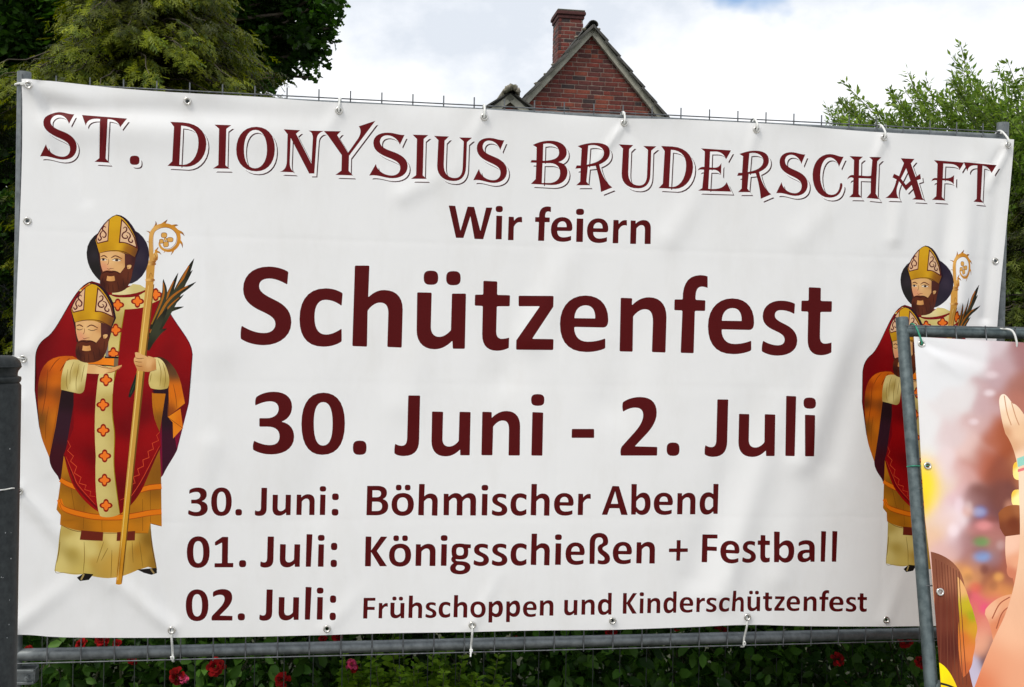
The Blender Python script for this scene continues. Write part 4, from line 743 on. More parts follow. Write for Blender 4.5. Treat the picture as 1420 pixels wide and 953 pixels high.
for k in range(26):      # out-of-focus crowd and lights in the printed photograph
    x_ = _g.uniform(1300, 1412); y_ = _g.uniform(520, 900)
    if y_ < 640-1.1*(x_-1300): continue
    BUMPS.append((x_, y_, _g.uniform(5, 12), _g.uniform(4, 10), [(236, 214, 214), (120, 62, 52), (226, 160, 130), (96, 52, 50), (214, 120, 96)][k % 5], _g.uniform(.2, .45)))
BUMPS.append((1281, 672, 22, 38, (248, 216, 24), .95)); BUMPS.append((1277, 700, 14, 20, (240, 200, 30), .7))
pl("D1413,653,9,13", [(1413, 653, (255, 236, 150)), (1406, 645, (246, 190, 60))]); pl("D1411,691,9,12", [(1411, 691, (255, 240, 160)), (1404, 684, (246, 196, 70))])
pl("M1291,765 C1305,768 1320,775 1330,790 C1340,805 1342,840 1340,870 C1338,900 1345,935 1352,960 L1360,1300 L1300,1300 L1296,830", [(1300, 790, (122, 70, 50)), (1322, 800, (150, 92, 66)), (1310, 850, (104, 48, 34)), (1330, 850, (120, 56, 34)), (1305, 920, (96, 40, 26)), (1335, 930, (128, 62, 36)), (1320, 900, (84, 32, 22))])
pl("M1328,800 C1336,806 1341,820 1345,835 C1349,843 1351,852 1355,866 C1357,875 1354,880 1353,888 C1354,895 1352,902 1350,912 C1350,925 1343,936 1336,940 C1330,915 1328,890 1330,860", [(1334, 815, (226, 170, 110)), (1342, 840, (190, 170, 30)), (1338, 860, (200, 130, 30)), (1350, 870, (206, 150, 40)), (1334, 885, (206, 110, 44)), (1345, 905, (214, 120, 60)), (1338, 930, (190, 96, 50)), (1347, 855, (150, 160, 20))])
for k in range(9): PL.append(([stroke(smooth_line([(1298+k*4, 775+k*2.2), (1301+k*4, 840), (1300+k*5.2, 950)]), 1.0)], [], (116-k*2, 60, 42) if k % 2 else (100, 46, 32)))
pl("M1384,712 C1390,702 1402,699 1413,701 L1420,703 L1420,742 L1400,746 C1394,748 1390,740 1386,732", [(1395, 712, (150, 84, 44)), (1405, 725, (112, 50, 26)), (1390, 735, (120, 60, 36)), (1415, 708, (160, 96, 56))])
pl("M1394,744 L1425,740 L1425,840 L1408,835 C1405,825 1407,812 1404,802 C1398,802 1394,795 1396,786 C1393,772 1393,758 1394,744", [(1400, 755, (236, 190, 164)), (1410, 780, (226, 160, 124)), (1402, 795, (200, 120, 90)), (1412, 820, (190, 100, 60))])
pl("M1367,845 C1376,832 1392,824 1406,824 L1408,850 C1400,870 1392,885 1388,897 L1384,912 L1380,900 C1376,885 1376,868 1366,852", [(1375, 845, (232, 176, 140)), (1395, 835, (226, 160, 120)), (1385, 870, (214, 130, 90)), (1400, 860, (196, 104, 70)), (1386, 895, (226, 150, 110))])
for q in ([(1376, 858), (1386, 838), (1400, 828)], [(1382, 872), (1390, 850), (1404, 838)], [(1386, 888), (1396, 862), (1405, 848)]): PL.append(([stroke(smooth_line(q), 1.6)], [], (160, 84, 56)))
pl("M1412,648 L1436,640 C1444,720 1462,800 1490,900 L1580,1300 L1330,1300 L1350,960 C1362,925 1376,890 1390,862 C1402,835 1410,800 1413,760 C1415,720 1412,690 1412,648", [(1416, 680, (240, 214, 186)), (1416, 780, (232, 190, 156)), (1404, 850, (230, 178, 144)), (1380, 910, (224, 150, 112)), (1360, 950, (210, 112, 70)), (1412, 940, (226, 160, 124)), (1400, 880, (238, 186, 150)), (1500, 800, (226, 170, 130))])
pl("M1385,560 C1384,550 1388,546 1392,547 C1397,549 1400,556 1404,560 C1410,560 1418,572 1424,582 L1440,640 L1425,652 L1411,648 C1408,630 1402,612 1394,602 C1390,590 1387,575 1385,560", [(1390, 555, (244, 226, 204)), (1400, 580, (238, 206, 172)), (1395, 600, (206, 150, 110)), (1412, 600, (232, 190, 150)), (1415, 635, (240, 206, 176)), (1405, 620, (214, 164, 124))])
for q in ([(1392, 549), (1396, 572), (1402, 590)], [(1402, 558), (1408, 578), (1413, 590)]): PL.append(([stroke(smooth_line(q), 1.3)], [], (196, 140, 104)))
pl("M1410,636 L1426,630 L1428,642 L1411,648", (150, 206, 190)); pl("M1411,651 L1428,646 L1428,650 L1411,655", (226, 120, 120))
pl("M1303,919 C1314,924 1322,938 1328,953 L1330,966 L1306,956", [(1306, 930, (250, 222, 10)), (1322, 950, (246, 206, 20))]); PL.append(([stroke(smooth_line([(1305, 948), (1316, 951), (1330, 957)]), 3)], [], (20, 24, 30)))
pos = thing('poster', 'partly visible festival poster with raised hands, hung on the lower fence at the right', 'poster', tuple(T2+PF2.n*.03))
poutline = np.array(pe)
PG = [(1277.5, 477), (1286, 646), (1303, 821)]
sheet('sheet', PP, poutline, [circ(x, y, 2.4) for x, y in PG], PL, [((1262, 460, 1430, 980), .0052), ((1430, 460, 1710, 1310), .02)], poster_depth, poster_base, pos, MAT['poster'])
for x, y in PG:
    uv = PP.from_px([(x, y)]); eyelet('eyelet', .0115, pos, PP.world(uv, poster_depth(uv))[0]+PP.n*.0006, PP.n, gm)
# ------------------------------------------------------------------ fences, post, ties
rng = np.random.default_rng(7)
GROUND, VERGE = 0.0, 0.06
def fence(name, label, O, A_, U_, W_, H_, n_wires, wires_h, tube_r, top_ext, bot_ext, up_stick, mats, clamp=True, first=.05, pitch=.1004):
    """O: centre of the lower tube at the left post; A_ along, U_ up"""
    t = thing(name, label, 'fence', tuple(O-U_*bot_ext))
    nrm = np.cross(A_, U_)
    pm = None
    for k in (0, 1):
        b = O+A_*W_*k
        m = MB(); m.tube([(0, 0, 0), tuple(U_*(H_+bot_ext+top_ext))], tube_r, 20)
        # rolled cap edge and drilled holes as small dark rivets
        for zz in (.22, .30, .62, .70): m.tube([U_*(H_+bot_ext+top_ext-zz)+nrm*(tube_r-.001)+A_*.004, U_*(H_+bot_ext+top_ext-zz)+nrm*(tube_r+.0015)+A_*.004], .0022, 8)
        o = link('post', m.mesh('post') if pm is None else pm, mats[0], t); pm = o.data
        o.location = b-U_*bot_ext
    rm = MB().tube([(0, 0, 0), tuple(A_*W_)], tube_r*.95, 18).mesh('rail')
    for hh in (0, H_):
        o = link('rail', rm, mats[0], t); o.location = O+U_*hh
    wm = MB().tube([tuple(-U_*.027), tuple(U_*(H_+up_stick))], .0022, 6).mesh('wire')
    for k in range(n_wires):
        o = link('wire', wm, mats[1], t); o.location = O+A_*(first+pitch*k)+nrm*(tube_r+.0022)
    hm = MB().tube([(0, 0, 0), tuple(A_*(W_+.0))], .0022, 6).mesh('cross_wire')
    for hh in wires_h:
        o = link('cross_wire', hm, mats[1], t); o.location = O+U_*hh+nrm*(tube_r-.002 if 0 < hh < H_ else tube_r+.006)
    return t
F1 = fence('construction_fence', 'tall galvanised construction fence panel behind the large white banner', FO, FA, Z3, 3.303, 1.756, 33,
           [-.0195, .30, .60, .90, 1.2, 1.5, 1.778], .0205, .060, .40, .049, (MAT['galv'], MAT['wire']), first=.0)
m = MB(); cc = FO-Z3*.062
m.bbox(cc+FN*.024+FA*.012, FA*.052, FN*.003, Z3*.024, .002); m.bbox(cc-FN*.024+FA*.012, FA*.052, FN*.003, Z3*.024, .002)
m.bbox(cc+FN*.004+FA*.064, FA*.003, FN*.022, Z3*.022, .001)
m.bbox(cc+FN*.031+FA*.02-Z3*.017, FA*.045, FN*.005, Z3*.004, .001); m.bbox(cc+FN*.031+FA*.02+Z3*.020, FA*.045, FN*.005, Z3*.004, .001)
m.tube([cc+FN*.027+FA*.045, cc+FN*.045+FA*.045], .008, 6, smooth=False); m.tube([cc+FN*.027+FA*.045, cc+FN*.052+FA*.045], .0045, 10)
m.build('clamp', MAT['galv'], F1)
O2 = T2 - U2*1.16 + PF2.n*0
F2 = fence('low_wire_fence', 'low grey wire fence leaning back at the right edge, carrying the festival poster', O2, A2, U2, 2.6, 1.115, 26,
           [-.02, .3, .6, .9, 1.128], .0200, .045, .32, .018, (MAT['galv_dark'], MAT['wire']), first=.068)
for O_, A__, U__, W__, lab in ((FO-Z3*.40, FA, Z3, 3.303, 'tall'), (O2-U2*.32, A2, U2, 2.6, 'low')):
    for k in (0, 1):
        b = O_+A__*W__*k; zt = b[2]; m = MB()
        m.bbox((b[0], b[1], (VERGE+zt)/2+.02), A__*.11, np.cross(Z3, A__)*.32, Z3*((zt-VERGE)/2+.02), .02)
        if zt > VERGE: tag(m.build('fence_foot', MAT['concrete']), 'concrete foot block under the %s end of the %s fence' % (('left', 'right')[k], lab), 'fence foot')

# cable ties
def tie(name, label, pts, wd=.0030, mat='tie', head=None, cat='cable tie', group=None):
    m = MB(); P = smooth_line(pts, 5); m.tube(P, wd, 8)
    if head is not None:
        h_ = np.array(head, float); m.bbox(h_, (.0055, 0, 0), (0, .0035, 0), (0, 0, .0045), .001)
    return tag(m.build(name, MAT[mat]), label, cat, group)
topz = lambda u: FO+FA*u+Z3*1.756
ORD = ['second', 'third', 'fourth', 'fifth', 'sixth', 'seventh', 'eighth']
for k, (gx, gy) in enumerate(GROM[1:8]):
    uv = PB.from_px([(gx, gy)])[0]; d_ = float(banner_depth(uv[None])[0])
    g = PB.world(uv)[0]+PB.n*d_; tp = FO+FA*uv[0]+Z3*1.756
    if k == 0: continue
    tg = g+PB.n*.0045
    up_ = tp+Z3*.024+FN*.028; bk = tp+Z3*.0235-FN*.002
    dx = FA*(-.010 if k == 6 else .002)
    tie('cable_tie', '%s at the %s top eyelet of the big banner from the left' % ('knotted white tie' if k == 6 else 'short white cable tie', ORD[k]),
        [g-PB.n*.012, tg-Z3*.002, g+Z3*.018+PB.n*.006+dx*.3, up_+dx, bk+dx, tp-FN*.0245+dx], .0036, 'tie', up_+dx-Z3*.006+FN*.003)
for gx, px_, py_, lab in ((239, 237, 911, 'long white cable tie hanging over the lower rail near the left bishop'), (654.6, 652.5, 911, 'long white cable tie hanging over the lower rail near the middle'),
                    (1034.7, 1032.5, 890, 'white cable tie looped round the lower rail under the right half of the banner')):
    g_ = [q for q in GROM if q[0] == gx][0]; uv = PB.from_px([g_])[0]; g = PB.world(uv)[0]
    e_ = PB.from_px([(px_, py_)])[0]; end = PB.world(e_)[0]; low = FO+FA*uv[0]
    o = tie('cable_tie', lab, [g-PB.n*.012, g+PB.n*.006, g+PB.n*.009-Z3*.03, low+FN*.031+Z3*.004, low+FN*.030-Z3*.02, low-Z3*.030+FN*.006], .0036, 'tie', low+FN*.034-Z3*.012)
    m = MB().tube([low+FN*.034-Z3*.012, end+FN*.0], .0028, 8); c_ = m.build('tail', MAT['tie'], o)
gs = {y: PB.world(PB.from_px([(x, y)]))[0] for x, y in GROM}
lp = lambda z: np.array([FO[0], FO[1], z])
g = gs[119]; tie('cable_tie', 'white cable tie round the left fence post at the top corner eyelet', [g-FN*.01, g+FN*.006, g+FN*.008-FA*.02+Z3*.004, lp(g[2]+.008)+FN*.026-FA*.012, lp(g[2]+.009)-FA*.0235+FN*.006, lp(g[2]+.009)-FA*.012-FN*.020], .0036, 'tie', g-FA*.018+FN*.009+Z3*.003)
g = gs[497.6]; tie('cable_tie', 'white cable tie at the banner\'s left edge just above the dark bollard head', [g-FN*.01, g+FN*.005, g-FA*.015+Z3*.003+FN*.006, lp(g[2]+.006)+FN*.024-FA*.012, lp(g[2]+.006)-FA*.0235, lp(g[2]+.006)-FN*.0235], .0026)

# dark bollard
bc = at(-19, 700, 2.72); BR = .0765
bcx, bcy = bc[0], bc[1]
zt = at(-19, 492.5, 2.72)[2]
zz = lambda py: at(10, py, 2.72)[2]
bol = thing('bollard', 'dark metal bollard with a domed head at the left edge, before the banner', 'bollard', (bcx, bcy, 0))
m = MB(); prof = [(.0001, zt)]
for a in np.linspace(.15, 1.0, 8): prof.append((BR*.62+BR*.38*math.sin(a*math.pi/2), zt-.030*(1-math.cos(a*math.pi/2))))
prof += [(BR*1.0, zz(508)), (BR*.97, zz(511)), (BR*.90, zz(515)), (BR*.885, zz(518)), (BR*.885, zz(522))]
m.lathe((bcx, bcy, 0), prof, 48); m.build('head', MAT['anth'], bol)
m = MB(); m.lathe((bcx, bcy, 0), [(BR*.885, zz(521.5)), (BR*.99, zz(523)), (BR*1.0, zz(526)), (BR*.97, zz(530)), (BR*.93, zz(531))], 48); m.build('collar', MAT['anth'], bol)
m = MB(); m.lathe((bcx, bcy, 0), [(BR*.93, zz(530.5)), (BR*1.0, zz(535)), (BR*1.0, .03), (BR*1.25, .028), (BR*1.25, 0)], 48); m.build('shaft', MAT['anth'], bol)
m = MB()
for k in range(46):
    z_ = rng.uniform(.5, zz(540)); a_ = rng.uniform(-1.1, 1.3); r_ = rng.uniform(.0005, .0016)
    n_ = np.array([math.sin(a_), -math.cos(a_), 0]); c_ = np.array([bcx, bcy, z_])+n_*(BR+.0001)
    t_ = np.array([n_[1]*-1, n_[0], 0]); m.add([c_+n_*.0006+(t_*math.cos(q)+Z3*math.sin(q)*1.3)*r_ for q in np.linspace(0, 2*math.pi, 6, endpoint=False)], [(5, 4, 3, 2, 1, 0)])
sp = m.build('bird_droppings', MAT['speck'], bol); sp['kind'] = 'stuff'
g = gs[680]; pz = at(5, 681, 2.66)[2]
bt = np.array([bcx, bcy, pz])
pts = [g-FN*.01, g+FN*.006]+[bt+np.array([math.sin(a), -math.cos(a), 0])*(BR+.0025)+Z3*.001 for a in np.linspace(1.35, -1.3, 9)]
tie('cable_tie', 'thin white cable tie stretched across the dark bollard to the banner edge', pts, .0017)
# ties of the second fence
q = PP.world(PP.from_px([PG[0]]))[0]; tr = O2+U2*1.115
qa = tr+A2*((q-tr)@A2)
tie('green_cord', 'green cord tied from the upper corner of the festival poster to its fence', [q-PF2.n*.008, q+PF2.n*.006, q+U2*.02-A2*.004+PF2.n*.006, qa+PF2.n*.024-A2*.012+U2*.012, qa+U2*.024-A2*.016, qa-PF2.n*.022-A2*.016], .0030, 'tie_green', None, 'cord')
q = PP.world(PP.from_px([PG[1]]))[0]; pz_ = T2-U2*float((T2-q)@U2)
tie('green_cord', 'green cord from the side eyelet of the poster round the leaning fence post', [q-PF2.n*.008, q+PF2.n*.006, pz_+PF2.n*.0225+A2*.012, pz_+PF2.n*.022-A2*.010, pz_-A2*.0225], .0020, 'tie_green', None, 'cord')
b0 = PF2.from_px([(1384, 458), (1396, 462), (1402, 478)])
h0 = [PF2.world(b0[0])[0]-PF2.n*.01, PF2.world(b0[0])[0]+PF2.n*.01+U2*.002, PF2.world(b0[1])[0]+PF2.n*.034, PF2.world(b0[2])[0]+PF2.n*.036, PF2.world(b0[2])[0]+PF2.n*.028-U2*.02]
tie('cable_tie', 'pale looped cable tie over the top rail of the low fence at the right', h0, .0034)

# ------------------------------------------------------------------ ground
def sheet_mesh(name, x0, x1, y0, y1, z, nx, ny, mat, amp=0, kind='structure'):
    X, Y = np.meshgrid(np.linspace(x0, x1, nx), np.linspace(y0, y1, ny)); Zz = z+amp*(np.sin(X*1.7+Y)*np.sin(Y*1.3-X*.4))
    me = bpy.data.meshes.new(name); i = np.arange(nx*ny).reshape(ny, nx)
    me.from_pydata(np.c_[X.ravel(), Y.ravel(), Zz.ravel()].tolist(), [], np.c_[i[:-1, :-1].ravel(), i[:-1, 1:].ravel(), i[1:, 1:].ravel(), i[1:, :-1].ravel()].tolist()); me.update()
    return tag(link(name, me, mat), kind=kind)
sheet_mesh('ground', -400, 400, -400, 1200, -.06, 60, 100, MAT['soil'])
sheet_mesh('pavement', -12, 12, -6, 3.0, 0.0, 30, 20, MAT['concrete'])
sheet_mesh('garden_bed', -14, 16, 3.12, 17.5, VERGE-.01, 60, 50, MAT['soil'], .006)
m = MB()
for k in range(24): m.bbox((-11.5+k*1.0, 3.06, VERGE/2), (.494, 0, 0), (0, .06, 0), (0, 0, VERGE/2+.02), .012)
tag(m.build('kerb', MAT['concrete']), kind='structure')

# ------------------------------------------------------------------ house
PH = Plane(at(820, 300, 20.0), np.array([math.cos(.16), math.sin(.16), 0]), Z3)      # gable wall plane, courses run off to the right
ap = PH.from_px([(820, 36)])[0]; lf = PH.from_px([(724, 142)])[0]; rt_ = PH.from_px([(921, 160)])[0]
sl = (abs((ap[1]-lf[1])/(lf[0]-ap[0]))+abs((ap[1]-rt_[1])/(rt_[0]-ap[0])))/2        # same pitch both sides
EZ = ap[1]-3.3*sl
hz = PH.o[2]
house = thing('house', 'red brick house with a steep tiled gable and a tall chimney, behind the banner', 'house', tuple(PH.world((ap[0], -hz))[0]))
AH, NH = PH.a, PH.n; BK = -NH
brick_cols = [(.165, .032, .022), (.125, .027, .020), (.105, .026, .022), (.20, .048, .028), (.075, .024, .022), (.04, .025, .025), (.14, .038, .028)]
BM = [noisy('brick_%s' % n_, tuple(np.array(c)*.75), tuple(np.minimum(np.array(c)*1.25, 1)), 22, .88, 0, .4, 90, dist=.004) for n_, c in zip(('red', 'deep_red', 'brown_red', 'orange_red', 'brown', 'charred', 'rose'), brick_cols)]
bw = [.24, .2, .16, .14, .12, .05, .09]
wm = MB(); hw = 3.3
wm.prism([(ap[0]-hw+.15, EZ+.1), (ap[0]-hw+.15, -hz), (ap[0]+hw-.15, -hz), (ap[0]+hw-.15, EZ+.1), (ap[0], ap[1]-.12)], PH.o, AH, Z3, -8.0, -.02)
wall = wm.build('gable_wall', MAT['mortar'], house)
def brick_tex():
    m, t, b = material('brick_wall', (.15, .03, .02), .88)
    tcn = t.nodes.new('ShaderNodeTexCoord'); mp_ = t.nodes.new('ShaderNodeMapping'); mp_.vector_type = 'POINT'
    mp_.inputs['Rotation'].default_value = (math.pi/2, 0, 0); bt = t.nodes.new('ShaderNodeTexBrick')
    bt.inputs['Scale'].default_value = 1; bt.inputs['Brick Width'].default_value = .25; bt.inputs['Row Height'].default_value = .0835; bt.inputs['Mortar Size'].default_value = .006
    bt.inputs['Color1'].default_value = (.165, .032, .022, 1); bt.inputs['Color2'].default_value = (.08, .025, .022, 1); bt.inputs['Mortar'].default_value = (.24, .18, .15, 1)
    bp = t.nodes.new('ShaderNodeBump'); bp.invert = True; bp.inputs['Distance'].default_value = .006
    t.links.new(tcn.outputs['Object'], mp_.inputs[0]); t.links.new(mp_.outputs[0], bt.inputs['Vector']); t.links.new(bt.outputs[0], b.inputs['Base Color'])
    t.links.new(bt.outputs[1], bp.inputs['Height']); t.links.new(bp.outputs[0], b.inputs['Normal']); return m
MAT['brickwall'] = brick_tex()
yb_ = PH.from_px([(820, 172)])[0][1]-.05
MB().prism([(ap[0]-hw+.14, -hz), (ap[0]+hw-.14, -hz), (ap[0]+hw-.14, EZ+.1), (ap[0]+(ap[1]-.12-yb_)/sl, yb_), (ap[0]-(ap[1]-.12-yb_)/sl, yb_), (ap[0]-hw+.14, EZ+.1)], PH.o, AH, Z3, -7.99, -.012).build('lower_wall', MAT['brickwall'], house)
BL, BH, CL, CH = .240, .070, .250, .0835
bmesh_cache = {}
def brick(w_, mi, p, parent, a, n_, h_=BH, mi_h=None):
    key = (round(w_, 3), mi, h_, tuple(np.round(a, 3)))
    if key not in bmesh_cache:
        me = MB().bbox((0, 0, 0), np.array(a)*w_/2, np.array(n_)*.03, Z3*h_/2, .004).mesh('brick'); me.materials.append(BM[mi]); bmesh_cache[key] = me
    o = bpy.data.objects.new('brick', bmesh_cache[key]); C.objects.link(o); o.parent = parent
    o.location = p
    return o
nb = 0
yb = PH.from_px([(820, 172)])[0][1]
ncourse = int((ap[1]-.15-yb)/CH)+1
for r_ in range(ncourse):
    v = yb+r_*CH; half = (ap[1]-.13-(v+CH*.45))/sl
    if half < .04: continue
    x = -half; off = (rng.uniform(.2, 1))*.12
    first_ = True
    while x < half-.02:
        L0 = BL if rng.random() < .72 else .115
        if first_: L0 = max(.06, L0*off/.12*.9); first_ = False
        L0 = min(L0, half-x)
        if L0 < .03: break
        mi = int(rng.choice(7, p=bw)); n_off = rng.uniform(-.002, .003)
        lq = round(L0/.01)*.01 if L0 < half-x else L0
        o = brick(round(L0, 2), mi, PH.world((ap[0]+x+L0/2, v), -.045+n_off)[0], wall, AH, NH); nb += 1
        x += L0+.010
print('gable bricks', nb)
# roof: two slopes going back, verge boards, verge tiles, ridge
ca, sa = 1/math.hypot(1, sl), sl/math.hypot(1, sl)
OVH = .10
for sgn in (-1, 1):
    dn = AH*sgn*ca - Z3*sa                       # down the slope
    nm_ = AH*sgn*sa + Z3*ca                      # outward
    A0 = PH.world((ap[0], ap[1]))[0]
    Lr = hw/ca
    m = MB(); m.box(A0+dn*Lr/2+BK*4.0-nm_*.05, dn*Lr/2, BK*4.0, nm_*.03)
    m.build('roof_slope', MAT['tile'], house)
    m = MB(); m.bbox(A0+dn*(Lr/2+.05)+NH*.075-nm_*.072, dn*(Lr/2), NH*.014, nm_*.056, .004); m.build('verge_board', MAT['verge'], house)
    m = MB(); m.box(A0+dn*(Lr/2+.05)+NH*.030-nm_*.118, dn*(Lr/2), NH*.03, nm_*.008); m.build('soffit', MAT['verge'], house)
    tm = None
    for k in range(11):
        c_ = A0+dn*(.22+k*.36)+nm_*(.0)+NH*.09
        tl = .20; tilt = .075
        d2 = dn*math.cos(tilt)+nm_*math.sin(tilt); n2_ = nm_*math.cos(tilt)-dn*math.sin(tilt)
        mm = MB(); mm.bbox((0, 0, 0), d2*tl, NH*-.16, n2_*.013, .003); mm.bbox(NH*.150-n2_*.016, d2*tl, NH*-.012, n2_*.020, .003)
        o = link('verge_tile', mm.mesh('verge_tile'), MAT['tile'], house); o.location = Vector(c_-NH*.08+n2_*rng.uniform(-.004, .006))
    m = MB()
    for k in range(1, 24):                       # tile courses behind the verge, joined
        pass
    for i_ in range(11):
        for j_ in range(24):
            c_ = A0+dn*(.22+i_*.36)+BK*(.30+j_*.32)+nm_*rng.uniform(-.004, .004)
            d2 = dn*math.cos(.055)+nm_*math.sin(.055); n2_ = nm_*math.cos(.055)-dn*math.sin(.055)
            m.box(c_, d2*.2, BK*.156, n2_*.012)
    o = m.build('roof_tiles', MAT['tile'], house); o['kind'] = 'stuff'
for k in range(18):
    c_ = PH.world((ap[0], ap[1]))[0]+NH*.16+BK*(k*.42)
    m = MB(); arc = [(math.cos(a)*.098, math.sin(a)*.085-.02) for a in np.linspace(-.1, math.pi+.1, 9)]
    inn = [(p[0]*.82, p[1]*.80) for p in arc][::-1]
    V = [c_+AH*x_+Z3*z_+BK*b_ for b_ in (0, .44) for x_, z_ in arc+inn]; n_ = len(arc)*2
    m.add(V, [tuple(range(n_))[::-1], tuple(range(n_, 2*n_))]+[(i, (i+1) % n_, (i+1) % n_+n_, i+n_) for i in range(n_)])
    m.build('ridge_tile', MAT['tile'], house)
def blob(c, r, mat, name, parent, seed=0, fx=(1, 1, 1)):
    g_ = np.random.default_rng(seed); m = MB(); prof_n = 7; V = []; n_ = 12
    for i in range(prof_n+1):
        th = math.pi*i/prof_n
        for k in range(n_):
            ph = 2*math.pi*k/n_; rr = r*(1+.22*g_.uniform(-1, 1))
            V.append(np.array(c)+np.array([math.sin(th)*math.cos(ph)*fx[0], math.sin(th)*math.sin(ph)*fx[1], math.cos(th)*fx[2]])*rr)
    m.add(V, [(i*n_+k, (i+1)*n_+k, (i+1)*n_+(k+1) % n_, i*n_+(k+1) % n_) for i in range(prof_n) for k in range(n_)], True)
    return m.build(name, mat, parent)
for k, (px_, py_, rr) in enumerate(((808, 43, .035), (797, 54, .03), (765, 92, .03), (742, 118, .035), (754, 105, .025), (828, 43, .03))):
    p = PH.from_px([(px_, py_)])[0]; blob(PH.world(p, .12)[0], rr, MAT['moss'], 'moss_cushion', house, k, (1.2, 1, .7))
# chimney with its own bricks
PC = Plane(PH.o+BK*2.6, AH, Z3)
c0 = PC.from_px([(774, 60)])[0][0]; c1 = PC.from_px([(808.5, 60)])[0][0]; ctop = PC.from_px([(790, 26)])[0][1]; cbot = PC.from_px([(790, 150)])[0][1]-.8
cw = c1-c0; cd = .62
ch = MB(); ch.bbox(PC.world(((c0+c1)/2, (ctop+cbot)/2), -cd/2)[0], AH*(cw/2-.008), NH*(cd/2-.008), Z3*((ctop-cbot)/2), .01)
chim = ch.build('chimney', MAT['mortar'], house)
nr = int((ctop-cbot-.5)/CH)
for r_ in range(nr):
    v = ctop-.04-r_*CH
    for face in (0, 1):
        Lx = cw if face == 0 else cd; x = 0.0; k = 0
        while x < Lx-.03:
            L0 = (.115 if (r_+face) % 2 and k == 0 else .24); L0 = min(L0, Lx-x); k += 1
            mi = int(rng.choice(7, p=[.12, .18, .22, .06, .22, .14, .06]))
            jit = rng.uniform(0, .006)
            if face == 0: brick(round(L0, 2), mi, PC.world((c0+x+L0/2, v), jit*.6-.036)[0], chim, AH, NH)
            else: brick(round(L0, 2), mi, PC.world((c0-jit*.6+.036, v), -x-L0/2)[0], chim, -NH, -AH)
            x += L0+.01
m = MB(); mcb = MB()
for k, (e_, z0, z1) in enumerate(((.018, 0, .075), (.045, .078, .15), (.03, .153, .19))):
    (m if k == 2 else mcb).bbox(PC.world(((c0+c1)/2, ctop+(z0+z1)/2), -cd/2)[0], AH*(cw/2+e_), NH*(cd/2+e_), Z3*(z1-z0)/2, .012)
m.build('chimney_cap', MAT['cap'], house); mcb.build('corbel', BM[4], house)

# little gable left of it
PG2 = Plane(at(707, 300, 17.5), np.array([math.cos(.16), math.sin(.16), 0]), Z3)
a2 = PG2.from_px([(707, 131)])[0]; s2 = .80
porch = thing('garden_house', 'small gabled brick outbuilding with mossy ridge, left of the tall gable', 'outbuilding', tuple(PG2.world((a2[0], -PG2.o[2]))[0]))
m = MB(); m.prism([(a2[0]-1.3, a2[1]-1.3*s2-.05), (a2[0]-1.3, -PG2.o[2]), (a2[0]+1.3, -PG2.o[2]), (a2[0]+1.3, a2[1]-1.3*s2-.05), (a2[0], a2[1]-.12)], PG2.o, AH, Z3, -2.4, -.02); pw = m.build('wall', MAT['mortar'], porch)
MB().prism([(a2[0]-1.29, -PG2.o[2]), (a2[0]+1.29, -PG2.o[2]), (a2[0]+1.29, a2[1]-1.3*s2-.05), (a2[0]+(.60-.12)/s2, a2[1]-.62), (a2[0]-(.60-.12)/s2, a2[1]-.62), (a2[0]-1.29, a2[1]-1.3*s2-.05)], PG2.o, AH, Z3, -2.39, -.012).build('lower_wall', MAT['brickwall'], porch)
for r_ in range(5):
    v = a2[1]-.24-r_*CH; half = (a2[1]-.15-(v+.045))/s2
    if half <= .04: continue
    x = -half
    while x < half-.03:
        L0 = min(.24 if rng.random() < .6 else .115, half-x)
        mi = int(rng.choice(7, p=bw)); key = ('p', round(L0, 2), mi)
        if key not in bmesh_cache:
            me = MB().bbox((0, 0, 0), AH*round(L0, 2)/2, NH*.03, Z3*BH/2, .004).mesh('brick'); me.materials.append(BM[mi]); bmesh_cache[key] = me
        o = bpy.data.objects.new('brick', bmesh_cache[key]); C.objects.link(o); o.parent = pw
        o.location = PG2.world((a2[0]+x+L0/2, v), -.044)[0]; x += L0+.01
ca2, sa2 = 1/math.hypot(1, s2), s2/math.hypot(1, s2)
for sgn in (-1, 1):
    dn = AH*sgn*ca2-Z3*sa2; nm_ = AH*sgn*sa2+Z3*ca2; A0 = PG2.world((a2[0], a2[1]))[0]
    MB().bbox(A0+dn*.8+NH*.05-nm_*.055, dn*.8, NH*.014, nm_*.055, .004).build('verge_board', MAT['verge'], porch)
    MB().box(A0+dn*.8+BK*1.2+nm_*.01, dn*.8, BK*1.25, nm_*.02).build('roof_slope', MAT['tile'], porch)
    for k in range(4):
        d2 = dn*math.cos(.09)+nm_*math.sin(.09)
        MB().bbox(A0+dn*(.25+k*.34)+nm_*.045+NH*.0, d2*.19, NH*-.12, nm_*.013, .003).build('verge_tile', MAT['tile'], porch)
for k in range(5):
    c_ = PG2.world((a2[0], a2[1]-.02))[0]+NH*.12+BK*(k*.42)
    m = MB(); arc = [(math.cos(a)*.15, math.sin(a)*.13) for a in np.linspace(-.3, math.pi+.3, 10)]; inn = [(p[0]*.8, p[1]*.8) for p in arc][::-1]
    V = [c_+AH*x_+Z3*z_+BK*b_ for b_ in (0, .43) for x_, z_ in arc+inn]; n_ = len(arc)*2
    m.add(V, [tuple(range(n_))[::-1], tuple(range(n_, 2*n_))]+[(i, (i+1) % n_, (i+1) % n_+n_, i+n_) for i in range(n_)]); m.build('ridge_tile', MAT['moss'], porch)
for k, (px_, py_, rr) in enumerate(((706, 124, .055), (716, 129, .045), (699, 129, .04), (712, 125, .05), (702, 126, .05))):
    blob(PG2.world(PG2.from_px([(px_, py_)])[0], .16)[0], rr, MAT['moss'], 'moss_cushion', porch, 20+k)

